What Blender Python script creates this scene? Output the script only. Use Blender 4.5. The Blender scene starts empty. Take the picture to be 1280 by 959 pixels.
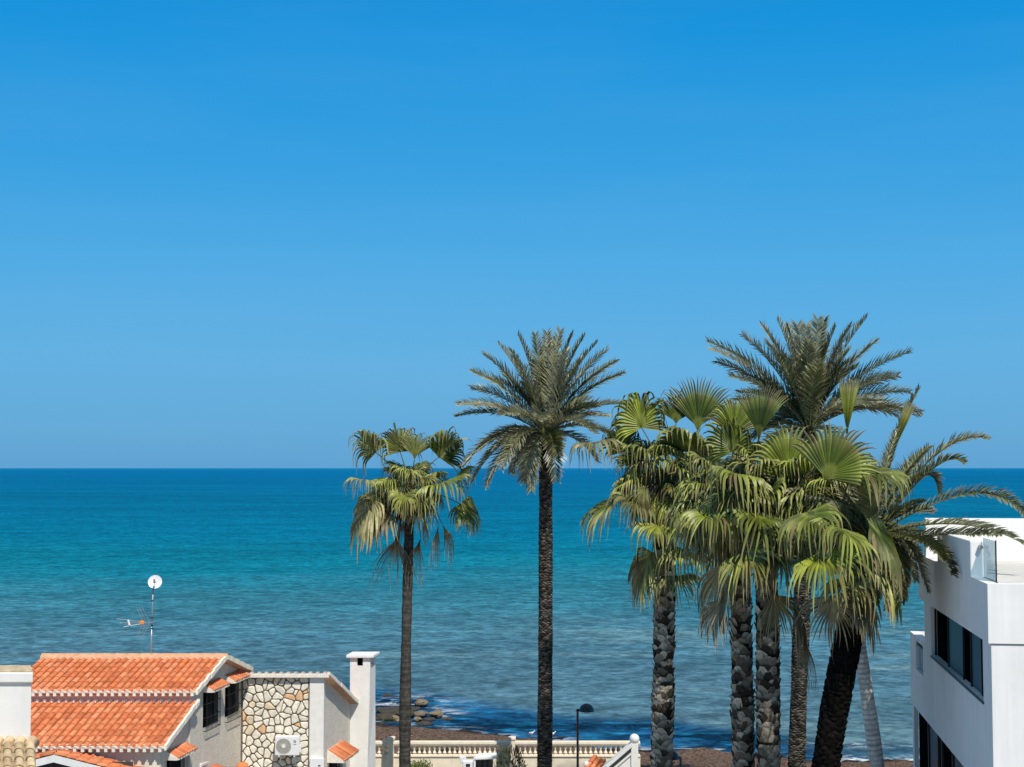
import bpy, math, random
from mathutils import Vector, Matrix, noise

R = math.radians
rnd = random.Random(7)
scene = bpy.context.scene
COL = scene.collection

# ------------------------------------------------------------------ camera
F = 1850.0
CZ = 13.0
TH = math.atan(105.5 / F)
cam_d = bpy.data.cameras.new("camera")
cam = bpy.data.objects.new("camera", cam_d)
COL.objects.link(cam)
cam.location = (0, 0, CZ)
cam.rotation_euler = (R(90) + TH, 0, 0)
cam_d.sensor_width = 36
cam_d.lens = 36 * F / 1280
cam_d.clip_end = 120000
scene.camera = cam


def P(px, py, Y):
    """point at depth Y that was measured on the photograph"""
    u = (px - 640) / F
    v = (479.5 - py) / F
    d = Vector((u, math.cos(TH) - v * math.sin(TH), math.sin(TH) + v * math.cos(TH)))
    return Vector((0, 0, CZ)) + d * (Y / d.y)


# ------------------------------------------------------------------ helpers
class MB:
    def __init__(self):
        self.v, self.f, self.c = [], [], []

    def vert(self, p, c=(1, 1, 1)):
        self.v.append(Vector(p)); self.c.append(c)
        return len(self.v) - 1

    def face(self, pts, c=(1, 1, 1)):
        self.f.append([self.vert(p, c) for p in pts])

    def box(self, x0, x1, y0, y1, z0, z1, c=(1, 1, 1)):
        self.hexa([(x0, y0), (x1, y0), (x1, y1), (x0, y1)], z0, z1, c)

    def hexa(self, quad, z0, z1, c=(1, 1, 1)):
        """prism from a footprint polygon (counter clockwise); z0/z1 number or list"""
        n = len(quad)
        zb = z0 if isinstance(z0, (list, tuple)) else [z0] * n
        zt = z1 if isinstance(z1, (list, tuple)) else [z1] * n
        b = [self.vert((q[0], q[1], z), c) for q, z in zip(quad, zb)]
        t = [self.vert((q[0], q[1], z), c) for q, z in zip(quad, zt)]
        self.f.append(b[::-1]); self.f.append(t)
        for i in range(n):
            j = (i + 1) % n
            self.f.append([b[i], b[j], t[j], t[i]])

    def obox(self, o, a, b, c_, col=(1, 1, 1)):
        """box from origin corner and three edge vectors"""
        o, a, b, c_ = Vector(o), Vector(a), Vector(b), Vector(c_)
        if a.cross(b).dot(c_) < 0:
            a, b = b, a
        p = [o, o + a, o + a + b, o + b, o + c_, o + a + c_, o + a + b + c_, o + b + c_]
        i = [self.vert(q, col) for q in p]
        for q in ((3, 2, 1, 0), (4, 5, 6, 7), (0, 1, 5, 4), (1, 2, 6, 5), (2, 3, 7, 6), (3, 0, 4, 7)):
            self.f.append([i[k] for k in q])

    def tube(self, pts, rad, n=8, c=(1, 1, 1), cap=True):
        pts = [Vector(p) for p in pts]
        if not isinstance(rad, (list, tuple)):
            rad = [rad] * len(pts)
        rings = []
        for i, p in enumerate(pts):
            t = (pts[min(i + 1, len(pts) - 1)] - pts[max(i - 1, 0)]).normalized()
            ref = Vector((1, 0, 0)) if abs(t.x) < .9 else Vector((0, 1, 0))
            a = t.cross(ref).normalized(); b = t.cross(a)
            rings.append([self.vert(p + (a * math.cos(2 * math.pi * k / n) + b * math.sin(2 * math.pi * k / n)) * rad[i], c) for k in range(n)])
        for r0, r1 in zip(rings, rings[1:]):
            for k in range(n):
                self.f.append([r0[k], r0[(k + 1) % n], r1[(k + 1) % n], r1[k]])
        if cap:
            self.f.append(rings[0][::-1]); self.f.append(rings[-1])

    def lathe(self, prof, o=(0, 0, 0), n=16, c=(1, 1, 1)):
        o = Vector(o)
        rings = [[self.vert(o + Vector((r * math.cos(2 * math.pi * k / n), r * math.sin(2 * math.pi * k / n), z)), c) for k in range(n)] for r, z in prof]
        for r0, r1 in zip(rings, rings[1:]):
            for k in range(n):
                self.f.append([r0[k], r0[(k + 1) % n], r1[(k + 1) % n], r1[k]])
        self.f.append(rings[0][::-1]); self.f.append(rings[-1])

    def build(self, name, m, parent=None, smooth=False, local=False, bevel=0):
        me = bpy.data.meshes.new(name)
        off = Vector((0, 0, 0))
        if parent is not None and not local:
            q = parent
            while q is not None:
                off += q.location; q = q.parent
        me.from_pydata([tuple(p - off) for p in self.v], [], self.f)
        ca = me.color_attributes.new("Col", 'FLOAT_COLOR', 'POINT')
        flat = []
        for c in self.c:
            flat += [c[0], c[1], c[2], 1.0]
        ca.data.foreach_set("color", flat)
        me.materials.append(m)
        if smooth:
            me.polygons.foreach_set("use_smooth", [True] * len(me.polygons))
        me.update()
        o = bpy.data.objects.new(name, me)
        COL.objects.link(o)
        if parent is not None:
            o.parent = parent
        if bevel:
            b = o.modifiers.new("bevel", 'BEVEL'); b.width = bevel; b.segments = 2; b.limit_method = 'ANGLE'
        return o


def tag(o, label=None, cat=None, group=None, kind=None):
    if label: o["label"] = label
    if cat: o["category"] = cat
    if group: o["group"] = group
    if kind: o["kind"] = kind
    return o


def thing(name, loc, label, cat, group=None):
    o = bpy.data.objects.new(name, None)
    o.empty_display_size = .3
    COL.objects.link(o)
    o.location = loc
    return tag(o, label, cat, group)


def lerp(a, b, t): return a + (b - a) * t
def mix3(a, b, t): return tuple(lerp(x, y, t) for x, y in zip(a, b))


def lin(r, g, b):
    f = lambda c: (c / 255 / 12.92) if c <= 10 else ((c / 255 + .055) / 1.055) ** 2.4
    return (f(r), f(g), f(b))


# ------------------------------------------------------------------ materials
def new_mat(name):
    m = bpy.data.materials.new(name); m.use_nodes = True
    nt = m.node_tree
    for n in list(nt.nodes): nt.nodes.remove(n)
    return m, nt, nt.nodes, nt.links


def N(nt, t, **kw):
    n = nt.nodes.new(t)
    for k, v in kw.items():
        if k.startswith("i_"):
            key = k[2:]
            n.inputs[int(key) if key.isdigit() else key].default_value = v
        else:
            setattr(n, k, v)
    return n


def mat(name, col, rough=.75, var=.12, scale=3.0, bump=.0, bscale=40, attr=False, spec=.3, metal=0, streak=0, var2=0, dirt=None):
    """principled surface with two-scale noise colour variation, optional grain bump and vertical streaks"""
    m, nt, nd, L = new_mat(name)
    out = N(nt, "ShaderNodeOutputMaterial")
    b = N(nt, "ShaderNodeBsdfPrincipled")
    b.inputs["Roughness"].default_value = rough
    b.inputs["Specular IOR Level"].default_value = spec
    b.inputs["Metallic"].default_value = metal
    L.new(b.outputs[0], out.inputs[0])
    g = N(nt, "ShaderNodeNewGeometry")
    n1 = N(nt, "ShaderNodeTexNoise", i_Scale=scale, i_Detail=6.0, i_Roughness=.65)
    L.new(g.outputs["Position"], n1.inputs["Vector"])
    mr = N(nt, "ShaderNodeMapRange")
    mr.inputs[1].default_value = .3; mr.inputs[2].default_value = .7
    mr.inputs[3].default_value = 1 - var; mr.inputs[4].default_value = 1 + var
    L.new(n1.outputs["Fac"], mr.inputs[0])
    src = None
    if attr:
        a = N(nt, "ShaderNodeAttribute", attribute_name="Col")
        src = a.outputs["Color"]
    else:
        c = N(nt, "ShaderNodeRGB"); c.outputs[0].default_value = (*col, 1)
        src = c.outputs[0]
    mul = N(nt, "ShaderNodeVectorMath", operation='SCALE')
    L.new(src, mul.inputs[0]); L.new(mr.outputs[0], mul.inputs["Scale"])
    last = mul.outputs[0]
    if streak:
        mp = N(nt, "ShaderNodeMapping"); mp.inputs["Scale"].default_value = (3.2, 3.2, .12)
        L.new(g.outputs["Position"], mp.inputs[0])
        n2 = N(nt, "ShaderNodeTexNoise", i_Scale=1.6, i_Detail=5.0, i_Roughness=.6)
        L.new(mp.outputs[0], n2.inputs["Vector"])
        m2 = N(nt, "ShaderNodeMapRange")
        m2.inputs[1].default_value = .35; m2.inputs[2].default_value = .75
        m2.inputs[3].default_value = 1 + streak * .3; m2.inputs[4].default_value = 1 - streak
        L.new(n2.outputs["Fac"], m2.inputs[0])
        q = N(nt, "ShaderNodeVectorMath", operation='SCALE')
        L.new(last, q.inputs[0]); L.new(m2.outputs[0], q.inputs["Scale"]); last = q.outputs[0]
    if dirt:
        n3 = N(nt, "ShaderNodeTexNoise", i_Scale=dirt[1], i_Detail=7.0, i_Roughness=.7)
        L.new(g.outputs["Position"], n3.inputs["Vector"])
        r3 = N(nt, "ShaderNodeMapRange"); r3.inputs[1].default_value = dirt[2]; r3.inputs[2].default_value = dirt[2] + .12
        L.new(n3.outputs["Fac"], r3.inputs[0])
        mx = N(nt, "ShaderNodeMix", data_type='RGBA'); mx.inputs["B"].default_value = (*dirt[0], 1)
        fm = N(nt, "ShaderNodeMath", operation='MULTIPLY'); fm.inputs[1].default_value = dirt[3]
        L.new(r3.outputs[0], fm.inputs[0])
        L.new(fm.outputs[0], mx.inputs["Factor"]); L.new(last, mx.inputs["A"]); last = mx.outputs["Result"]
    L.new(last, b.inputs["Base Color"])
    if bump:
        n4 = N(nt, "ShaderNodeTexNoise", i_Scale=bscale, i_Detail=4.0, i_Roughness=.6)
        L.new(g.outputs["Position"], n4.inputs["Vector"])
        bp = N(nt, "ShaderNodeBump", i_Strength=1.0, i_Distance=bump)
        L.new(n4.outputs["Fac"], bp.inputs["Height"]); L.new(bp.outputs[0], b.inputs["Normal"])
    return m


def leaf_mat(name, trans=.25, rough=.42, spec=.45, var=.25, scale=2.5):
    m, nt, nd, L = new_mat(name)
    out = N(nt, "ShaderNodeOutputMaterial")
    b = N(nt, "ShaderNodeBsdfPrincipled", i_Roughness=rough)
    b.inputs["Specular IOR Level"].default_value = spec
    tr = N(nt, "ShaderNodeBsdfTranslucent")
    mx = N(nt, "ShaderNodeMixShader"); mx.inputs[0].default_value = trans
    a = N(nt, "ShaderNodeAttribute", attribute_name="Col")
    g = N(nt, "ShaderNodeNewGeometry")
    n1 = N(nt, "ShaderNodeTexNoise", i_Scale=scale, i_Detail=3.0)
    L.new(g.outputs["Position"], n1.inputs["Vector"])
    mr = N(nt, "ShaderNodeMapRange")
    mr.inputs[1].default_value = .3; mr.inputs[2].default_value = .7
    mr.inputs[3].default_value = 1 - var; mr.inputs[4].default_value = 1 + var
    L.new(n1.outputs["Fac"], mr.inputs[0])
    mul = N(nt, "ShaderNodeVectorMath", operation='SCALE')
    L.new(a.outputs["Color"], mul.inputs[0]); L.new(mr.outputs[0], mul.inputs["Scale"])
    L.new(mul.outputs[0], b.inputs["Base Color"])
    t2 = N(nt, "ShaderNodeVectorMath", operation='MULTIPLY'); t2.inputs[1].default_value = (1.1, 1.15, .55)
    L.new(mul.outputs[0], t2.inputs[0]); L.new(t2.outputs[0], tr.inputs["Color"])
    L.new(b.outputs[0], mx.inputs[1]); L.new(tr.outputs[0], mx.inputs[2]); L.new(mx.outputs[0], out.inputs[0])
    return m


M = {}
M["tile"] = mat("terracotta_tile", None, .85, .20, 4, .006, 60, attr=True, spec=.15, dirt=((.40, .24, .14), 2.2, .58, .22))
M["old_tile"] = mat("weathered_tile", None, .9, .22, 9, .008, 50, attr=True, spec=.1, dirt=((.10, .11, .05), 7, .58, .6))
M["mortar"] = mat("lime_mortar", (.82, .76, .66), .9, .12, 9, .006, 60)
M["cream"] = mat("cream_render", (.82, .73, .57), .9, .07, 2, .004, 60, streak=.10)
M["bouncewall"] = mat("bounce_tinted_render", (.88, .62, .48), .9, .08, 2, .006, 50, streak=.08)  # warm bounce off the orange tiles painted into the cream render
M["stucco"] = mat("rough_stucco", (.72, .66, .56), .95, .12, 6, .030, 22, streak=.06)
M["white"] = mat("white_render", (.80, .79, .76), .85, .05, 2, .004, 60, streak=.07)
M["white_rough"] = mat("white_roughcast", (.80, .78, .73), .95, .06, 5, .012, 26, streak=.05)
M["white_metal"] = mat("white_enamel", (.78, .79, .80), .4, .03, 3, spec=.5)
M["stone"] = mat("limestone_cladding", None, .9, .22, 7, .015, 25, attr=True, spec=.15)
M["joint"] = mat("dark_joint", (.17, .145, .115), .95, .3, 12, .01, 40)
M["dark"] = mat("dark_glass", (.004, .005, .006), .6, .2, 2, spec=.0)
M["skypane"] = mat("sky_reflection_pane", (.012, .05, .095), .35, .15, 1, spec=.25)  # blue of the reflected sky painted into the pane colour
M["iron"] = mat("black_iron", (.012, .012, .013), .5, .2, 6, spec=.4)
M["steel"] = mat("galvanised_steel", (.42, .43, .44), .45, .15, 12, metal=.6)
M["orange_plastic"] = mat("orange_plastic", (.75, .28, .07), .5, .1, 9)
M["grille"] = mat("grey_grille", (.34, .33, .30), .6, .15, 12)
M["lamp"] = mat("lamp_grey", (.02, .028, .04), .35, .2, 8, spec=.5)
M["building"] = mat("white_facade", (.88, .865, .835), .8, .04, 1.2, .003, 40, streak=.085)
M["terrace"] = mat("terrace_floor", (.62, .60, .56), .85, .08, 3)
M["patio"] = mat("patio_ground", (.38, .34, .29), .9, .2, 1.3, .01, 30)
M["balustrade"] = mat("cream_balustrade", (.85, .74, .57), .85, .09, 4, .004, 50, streak=.06)
M["seaweed"] = mat("beach_seaweed", (.115, .075, .052), .95, .6, 5.5, .05, 14, dirt=((.30, .22, .17), 9, .56, .6))
M["rock"] = mat("shore_rock", None, .85, .35, 3, .05, 8, attr=True)
M["algae"] = mat("green_algae", (.12, .14, .03), .8, .4, 6, .04, 14)
M["fan"] = leaf_mat("fan_leaf", .10, .45, .42)
M["date"] = leaf_mat("date_leaflet", .08, .36, .6)
M["shrub"] = leaf_mat("shrub_leaf", .15, .5, .3)
M["trunk"] = mat("palm_bark", None, .95, .35, 9, .02, 30, attr=True, spec=.1)
M["gull"] = mat("white_feather", (.8, .8, .8), .8, .05, 6)

# glass panel of the roof terrace
m, nt, nd, L = new_mat("clear_balustrade_glass")
out = N(nt, "ShaderNodeOutputMaterial")
tr = N(nt, "ShaderNodeBsdfTransparent"); tr.inputs[0].default_value = (.72, .82, .86, 1)
gl = N(nt, "ShaderNodeBsdfGlossy", i_Roughness=.03)
df = N(nt, "ShaderNodeBsdfDiffuse"); df.inputs[0].default_value = (.5, .62, .68, 1)
m1 = N(nt, "ShaderNodeMixShader"); m1.inputs[0].default_value = .18
m2 = N(nt, "ShaderNodeMixShader"); m2.inputs[0].default_value = .2
L.new(gl.outputs[0], m1.inputs[2]); L.new(tr.outputs[0], m1.inputs[1])
L.new(m1.outputs[0], m2.inputs[1]); L.new(df.outputs[0], m2.inputs[2]); L.new(m2.outputs[0], out.inputs[0])
M["clear"] = m

# ------------------------------------------------------------------ sky + sun
SUN_EL, SUN_AZ = 53.0, 20.0        # azimuth: degrees to the right of straight behind the camera
w = bpy.data.worlds.new("World"); scene.world = w; w.use_nodes = True
nt = w.node_tree
for n in list(nt.nodes): nt.nodes.remove(n)
L = nt.links
wo = N(nt, "ShaderNodeOutputWorld"); bg = N(nt, "ShaderNodeBackground"); bg.inputs[1].default_value = .1
sky = N(nt, "ShaderNodeTexSky", sky_type='NISHITA'); sky.sun_disc = False
sky.sun_elevation = R(SUN_EL); sky.sun_rotation = R(180 - SUN_AZ)
tc = N(nt, "ShaderNodeTexCoord"); sx = N(nt, "ShaderNodeSeparateXYZ"); L.new(tc.outputs["Generated"], sx.inputs[0])
ramp = N(nt, "ShaderNodeValToRGB")
SKY = [(0.0, (92, 163, 213)), (.025, (95, 169, 218)), (.07, (94, 175, 226)), (.13, (78, 171, 229)), (.20, (50, 160, 226)), (.29, (6, 147, 222)), (.42, (8, 126, 200)), (.62, (95, 132, 165)), (1.0, (140, 152, 162))]
el = ramp.color_ramp.elements
while len(el) < len(SKY): el.new(.5)
for e, (p, c) in zip(el, SKY):
    e.position = p; e.color = (*lin(*c), 1)
L.new(sx.outputs["Z"], ramp.inputs[0])
sc = N(nt, "ShaderNodeVectorMath", operation='SCALE'); sc.inputs["Scale"].default_value = 10.0
mpw = N(nt, "ShaderNodeMapping"); mpw.inputs["Scale"].default_value = (2.2, 2.2, 14); L.new(tc.outputs["Generated"], mpw.inputs[0])
nw = N(nt, "ShaderNodeTexNoise", i_Scale=1.6, i_Detail=5.0, i_Roughness=.55); L.new(mpw.outputs[0], nw.inputs["Vector"])
rwp = N(nt, "ShaderNodeMapRange"); rwp.inputs[1].default_value = .45; rwp.inputs[2].default_value = .8; rwp.inputs[3].default_value = 0; rwp.inputs[4].default_value = .025
L.new(nw.outputs["Fac"], rwp.inputs[0])
wmx = N(nt, "ShaderNodeMix", data_type='RGBA'); wmx.inputs["B"].default_value = (.62, .72, .82, 1)
L.new(rwp.outputs[0], wmx.inputs["Factor"]); L.new(ramp.outputs[0], wmx.inputs["A"]); L.new(wmx.outputs["Result"], sc.inputs[0])
mx = N(nt, "ShaderNodeMix", data_type='RGBA'); mx.inputs["Factor"].default_value = .96
L.new(sky.outputs[0], mx.inputs["A"]); L.new(sc.outputs[0], mx.inputs["B"])
L.new(mx.outputs["Result"], bg.inputs[0]); L.new(bg.outputs[0], wo.inputs[0])

sd = bpy.data.lights.new("sun", 'SUN'); sd.energy = 4.3; sd.angle = R(.5); sd.color = (1.0, .945, .85)
so = bpy.data.objects.new("sun", sd); COL.objects.link(so)
sdir = Vector((math.sin(R(SUN_AZ)) * math.cos(R(SUN_EL)), -math.cos(R(SUN_AZ)) * math.cos(R(SUN_EL)), math.sin(R(SUN_EL))))
so.rotation_euler = sdir.to_track_quat('Z', 'Y').to_euler()
so.location = (20, -30, 60)
scene.view_settings.view_transform = 'Standard'
scene.view_settings.look = 'None'
scene.view_settings.exposure = 0
scene.cycles.max_bounces = 6
scene.cycles.transparent_max_bounces = 12

# ------------------------------------------------------------------ ground, beach, sea
SHORE = [(-200, 110), (-60, 92), (-16, 88), (-7.8, 85), (-3.5, 83), (0, 81), (3.4, 79.2), (6.6, 76.2), (9.1, 76.4), (11.8, 75), (14.5, 74.6), (20, 74.2), (60, 72), (200, 64)]
SEA_Z = -1.5


def shore_y(x):
    for (x0, y0), (x1, y1) in zip(SHORE, SHORE[1:]):
        if x0 <= x <= x1: return lerp(y0, y1, (x - x0) / (x1 - x0)) + .5 * noise.noise(Vector((x * .35, 3, 0))) + .22 * noise.noise(Vector((x * 1.3, 9, 0)))
    return 80


def axis(lo, hi, fine_lo, fine_hi, step, grow=1.35):
    a = [fine_lo]
    while a[-1] < fine_hi: a.append(a[-1] + step)
    s = step
    while a[-1] < hi:
        s *= grow; a.append(min(hi, a[-1] + s))
    s = step; b = []
    p = fine_lo
    while p > lo:
        s *= grow; p = max(lo, p - s); b.append(p)
    return b[::-1] + a


def sheet(name, xs, ys, fz, m, fcol=None, smooth=True):
    mb = MB()
    for y in ys:
        for x in xs:
            mb.vert((x, y, fz(x, y)), fcol(x, y) if fcol else (1, 1, 1))
    nx = len(xs)
    for j in range(len(ys) - 1):
        for i in range(nx - 1):
            a = j * nx + i
            mb.f.append([a, a + 1, a + nx + 1, a + nx])
    o = mb.build(name, m, smooth=smooth)
    return tag(o, kind="structure")


def beach_z(x, y):
    if y < 61.5: return 0.0
    d = shore_y(x) - y
    if d > 0:
        z = SEA_Z + min(d * .14, 1.5)
    else:
        z = SEA_Z + max(d * .10, -8)
    k = min(1, max(0, (y - 61.5) / 2)) * (1 if d > -6 else 0)
    z += k * (.16 * noise.noise(Vector((x * .55, y * .55, 1))) + .09 * noise.noise(Vector((x * 1.7, y * 1.7, 5))) + .05 * noise.noise(Vector((x * 4.5, y * 4.5, 2))))
    bulge = math.exp(-((x - 9.6) / 1.7) ** 2 - ((y - 75) / 1.6) ** 2) * .35
    return z + bulge


# one ground material: patio near the houses, seaweed-covered shingle on the beach
m, nt, nd, L = new_mat("ground")
out = N(nt, "ShaderNodeOutputMaterial"); b = N(nt, "ShaderNodeBsdfPrincipled", i_Roughness=.95)
b.inputs["Specular IOR Level"].default_value = .1
L.new(b.outputs[0], out.inputs[0])
g = N(nt, "ShaderNodeNewGeometry"); sp = N(nt, "ShaderNodeSeparateXYZ"); L.new(g.outputs["Position"], sp.inputs[0])
r1 = N(nt, "ShaderNodeMapRange"); r1.inputs[1].default_value = 61; r1.inputs[2].default_value = 62
L.new(sp.outputs["Y"], r1.inputs[0])
na = N(nt, "ShaderNodeTexNoise", i_Scale=6.5, i_Detail=8.0, i_Roughness=.75); L.new(g.outputs["Position"], na.inputs["Vector"])
ra = N(nt, "ShaderNodeValToRGB")
for e, (p, c) in zip(ra.color_ramp.elements, [(.36, (.030, .019, .014)), (.68, (.36, .25, .18))]):
    e.position = p; e.color = (*c, 1)
e = ra.color_ramp.elements.new(.5); e.color = (.15, .095, .066, 1)
L.new(na.outputs["Fac"], ra.inputs[0])
nb = N(nt, "ShaderNodeTexNoise", i_Scale=1.2, i_Detail=6.0); L.new(g.outputs["Position"], nb.inputs["Vector"])
rb = N(nt, "ShaderNodeValToRGB")
for e, (p, c) in zip(rb.color_ramp.elements, [(.35, (.30, .26, .22)), (.7, (.45, .41, .35))]):
    e.position = p; e.color = (*c, 1)
L.new(nb.outputs["Fac"], rb.inputs[0])
mx = N(nt, "ShaderNodeMix", data_type='RGBA'); L.new(r1.outputs[0], mx.inputs["Factor"]); L.new(rb.outputs[0], mx.inputs["A"]); L.new(ra.outputs[0], mx.inputs["B"])
# wet dark rim at the waterline (low ground)
rw = N(nt, "ShaderNodeMapRange"); rw.inputs[1].default_value = SEA_Z + .34; rw.inputs[2].default_value = SEA_Z + .05
L.new(sp.outputs["Z"], rw.inputs[0])
wm = N(nt, "ShaderNodeMix", data_type='RGBA'); wm.inputs["B"].default_value = (.012, .009, .008, 1)
wf = N(nt, "ShaderNodeMath", operation='MULTIPLY'); wf.inputs[1].default_value = .85; L.new(rw.outputs[0], wf.inputs[0])
L.new(wf.outputs[0], wm.inputs["Factor"]); L.new(mx.outputs["Result"], wm.inputs["A"]); L.new(wm.outputs["Result"], b.inputs["Base Color"])
bp = N(nt, "ShaderNodeBump", i_Strength=1.0, i_Distance=.12); L.new(na.outputs["Fac"], bp.inputs["Height"]); L.new(bp.outputs[0], b.inputs["Normal"])
sheet("ground", axis(-60000, 60000, -18, 24, .35, 1.6), axis(-3000, 90000, 61, 90, .3, 1.6), beach_z, m)

# --- sea
m, nt, nd, L = new_mat("sea_water")
out = N(nt, "ShaderNodeOutputMaterial")
g = N(nt, "ShaderNodeNewGeometry"); sp = N(nt, "ShaderNodeSeparateXYZ"); L.new(g.outputs["Position"], sp.inputs[0])
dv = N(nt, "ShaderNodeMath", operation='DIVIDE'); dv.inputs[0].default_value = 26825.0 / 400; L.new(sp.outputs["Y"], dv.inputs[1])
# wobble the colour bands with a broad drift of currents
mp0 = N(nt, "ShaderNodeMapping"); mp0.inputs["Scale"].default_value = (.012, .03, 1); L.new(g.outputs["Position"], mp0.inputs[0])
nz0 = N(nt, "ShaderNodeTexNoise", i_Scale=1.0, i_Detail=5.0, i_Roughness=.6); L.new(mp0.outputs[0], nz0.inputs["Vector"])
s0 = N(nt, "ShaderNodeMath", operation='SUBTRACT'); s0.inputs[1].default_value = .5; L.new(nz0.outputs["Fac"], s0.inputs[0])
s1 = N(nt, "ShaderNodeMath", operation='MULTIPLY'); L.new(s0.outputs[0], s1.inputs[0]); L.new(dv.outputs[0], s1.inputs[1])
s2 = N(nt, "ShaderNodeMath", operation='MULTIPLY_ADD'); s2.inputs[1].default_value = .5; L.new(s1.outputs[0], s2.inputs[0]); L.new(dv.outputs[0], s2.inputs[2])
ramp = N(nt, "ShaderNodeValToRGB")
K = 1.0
SEA = [(0, (36, 132, 186)), (.008, (0, 116, 174)), (.03, (0, 112, 164)), (.10, (0, 114, 158)), (.20, (6, 119, 158)), (.29, (26, 127, 157)), (.40, (58, 131, 157)), (.50, (72, 129, 155)), (.60, (76, 123, 148)), (.70, (84, 129, 153)), (.85, (97, 137, 157)), (.95, (98, 144, 156))]  # first stop blended towards the sky colour to soften the horizon
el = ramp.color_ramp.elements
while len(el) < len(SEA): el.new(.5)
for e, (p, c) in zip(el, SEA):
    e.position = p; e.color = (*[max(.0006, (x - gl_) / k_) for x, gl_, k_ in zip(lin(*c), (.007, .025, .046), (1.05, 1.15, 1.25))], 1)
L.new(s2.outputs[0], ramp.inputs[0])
last = ramp.outputs[0]


def noise_map(sx_, sy_, detail=4.0, rough=.6, seed=0.0, dist=0.0):
    mp = N(nt, "ShaderNodeMapping"); mp.inputs["Scale"].default_value = (sx_, sy_, 1); mp.inputs["Location"].default_value = (seed, seed * .7, 0)
    L.new(g.outputs["Position"], mp.inputs[0])
    n = N(nt, "ShaderNodeTexNoise", i_Scale=1.0, i_Detail=detail, i_Roughness=rough, i_Distortion=dist); L.new(mp.outputs[0], n.inputs["Vector"])
    return n.outputs["Fac"]


def rng(sock, a, b_, c, d):
    r = N(nt, "ShaderNodeMapRange"); r.inputs[1].default_value = a; r.inputs[2].default_value = b_; r.inputs[3].default_value = c; r.inputs[4].default_value = d
    L.new(sock, r.inputs[0]); return r.outputs[0]


def mth(op, a, b_=None):
    n = N(nt, "ShaderNodeMath", operation=op)
    for i, s in enumerate((a, b_)):
        if s is None: continue
        if isinstance(s, (int, float)): n.inputs[i].default_value = s
        else: L.new(s, n.inputs[i])
    return n.outputs[0]


def mixc(f, a, b_):
    x = N(nt, "ShaderNodeMix", data_type='RGBA')
    if isinstance(f, (int, float)): x.inputs["Factor"].default_value = f
    else: L.new(f, x.inputs["Factor"])
    for k, s in (("A", a), ("B", b_)):
        if isinstance(s, tuple): x.inputs[k].default_value = (*s, 1)
        else: L.new(s, x.inputs[k])
    return x.outputs["Result"]


at = N(nt, "ShaderNodeAttribute", attribute_name="Col")
sa = N(nt, "ShaderNodeSeparateColor"); L.new(at.outputs["Color"], sa.inputs[0])
near = sa.outputs["Red"]; foamz = sa.outputs["Green"]; sandz = sa.outputs["Blue"]
# sandy, silt-laden bands
sand = mth('MULTIPLY', rng(noise_map(.035, .13, 4, .6, 3), .5, .66, 0, 1), sandz)
last = mixc(mth('MULTIPLY', sand, .75), last, lin(112, 140, 140))
# dark weed beds close to the beach with turquoise gaps
weed = noise_map(.16, .30, 7, .72, 11, .8)
dk = mth('MULTIPLY', near, 1.0)
last = mixc(mth('MULTIPLY', dk, .9), last, lin(16, 84, 130))
last = mixc(mth('MULTIPLY', dk, rng(weed, .42, .56, 0, .97)), last, lin(7, 32, 56))
last = mixc(mth('MULTIPLY', dk, rng(noise_map(.5, .8, 4, .6, 21), .52, .64, 0, .7)), last, lin(36, 128, 168))
# wave light and shade, four scales
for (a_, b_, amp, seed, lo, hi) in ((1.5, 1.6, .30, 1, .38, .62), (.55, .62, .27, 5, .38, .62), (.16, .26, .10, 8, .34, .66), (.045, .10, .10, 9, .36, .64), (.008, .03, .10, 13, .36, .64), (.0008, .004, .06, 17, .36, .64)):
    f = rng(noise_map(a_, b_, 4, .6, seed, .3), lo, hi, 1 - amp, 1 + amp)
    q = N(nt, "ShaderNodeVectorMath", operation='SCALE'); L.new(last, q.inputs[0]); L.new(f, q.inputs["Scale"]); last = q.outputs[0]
# scattered crests and the wash on the beach
fo = mth('MULTIPLY', rng(noise_map(.55, 1.0, 6, .72, 31, .6), .50, .60, 0, 1), foamz)
spk = mth('MULTIPLY', rng(noise_map(.11, .55, 5, .7, 41), .705, .74, 0, .75), rng(sp.outputs["Y"], 90, 400, .8, .0))
foam = mth('MAXIMUM', fo, spk)
last = mixc(foam, last, (.72, .76, .78))
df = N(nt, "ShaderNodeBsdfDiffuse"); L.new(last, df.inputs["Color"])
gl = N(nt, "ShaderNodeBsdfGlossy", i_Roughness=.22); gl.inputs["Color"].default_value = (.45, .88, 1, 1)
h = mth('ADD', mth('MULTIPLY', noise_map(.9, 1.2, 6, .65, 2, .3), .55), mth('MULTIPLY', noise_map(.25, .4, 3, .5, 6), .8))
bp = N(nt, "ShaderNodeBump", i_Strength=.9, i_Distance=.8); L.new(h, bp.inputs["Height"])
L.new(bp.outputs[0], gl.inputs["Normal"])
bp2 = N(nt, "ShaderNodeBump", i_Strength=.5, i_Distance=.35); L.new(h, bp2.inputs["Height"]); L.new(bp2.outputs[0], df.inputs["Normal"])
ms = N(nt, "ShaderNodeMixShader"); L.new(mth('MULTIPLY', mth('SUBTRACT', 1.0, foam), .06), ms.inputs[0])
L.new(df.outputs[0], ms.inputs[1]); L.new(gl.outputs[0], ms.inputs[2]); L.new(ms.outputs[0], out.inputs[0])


def sm(a, b, x):
    t = min(1, max(0, (x - a) / (b - a))); return t * t * (3 - 2 * t)


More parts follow.
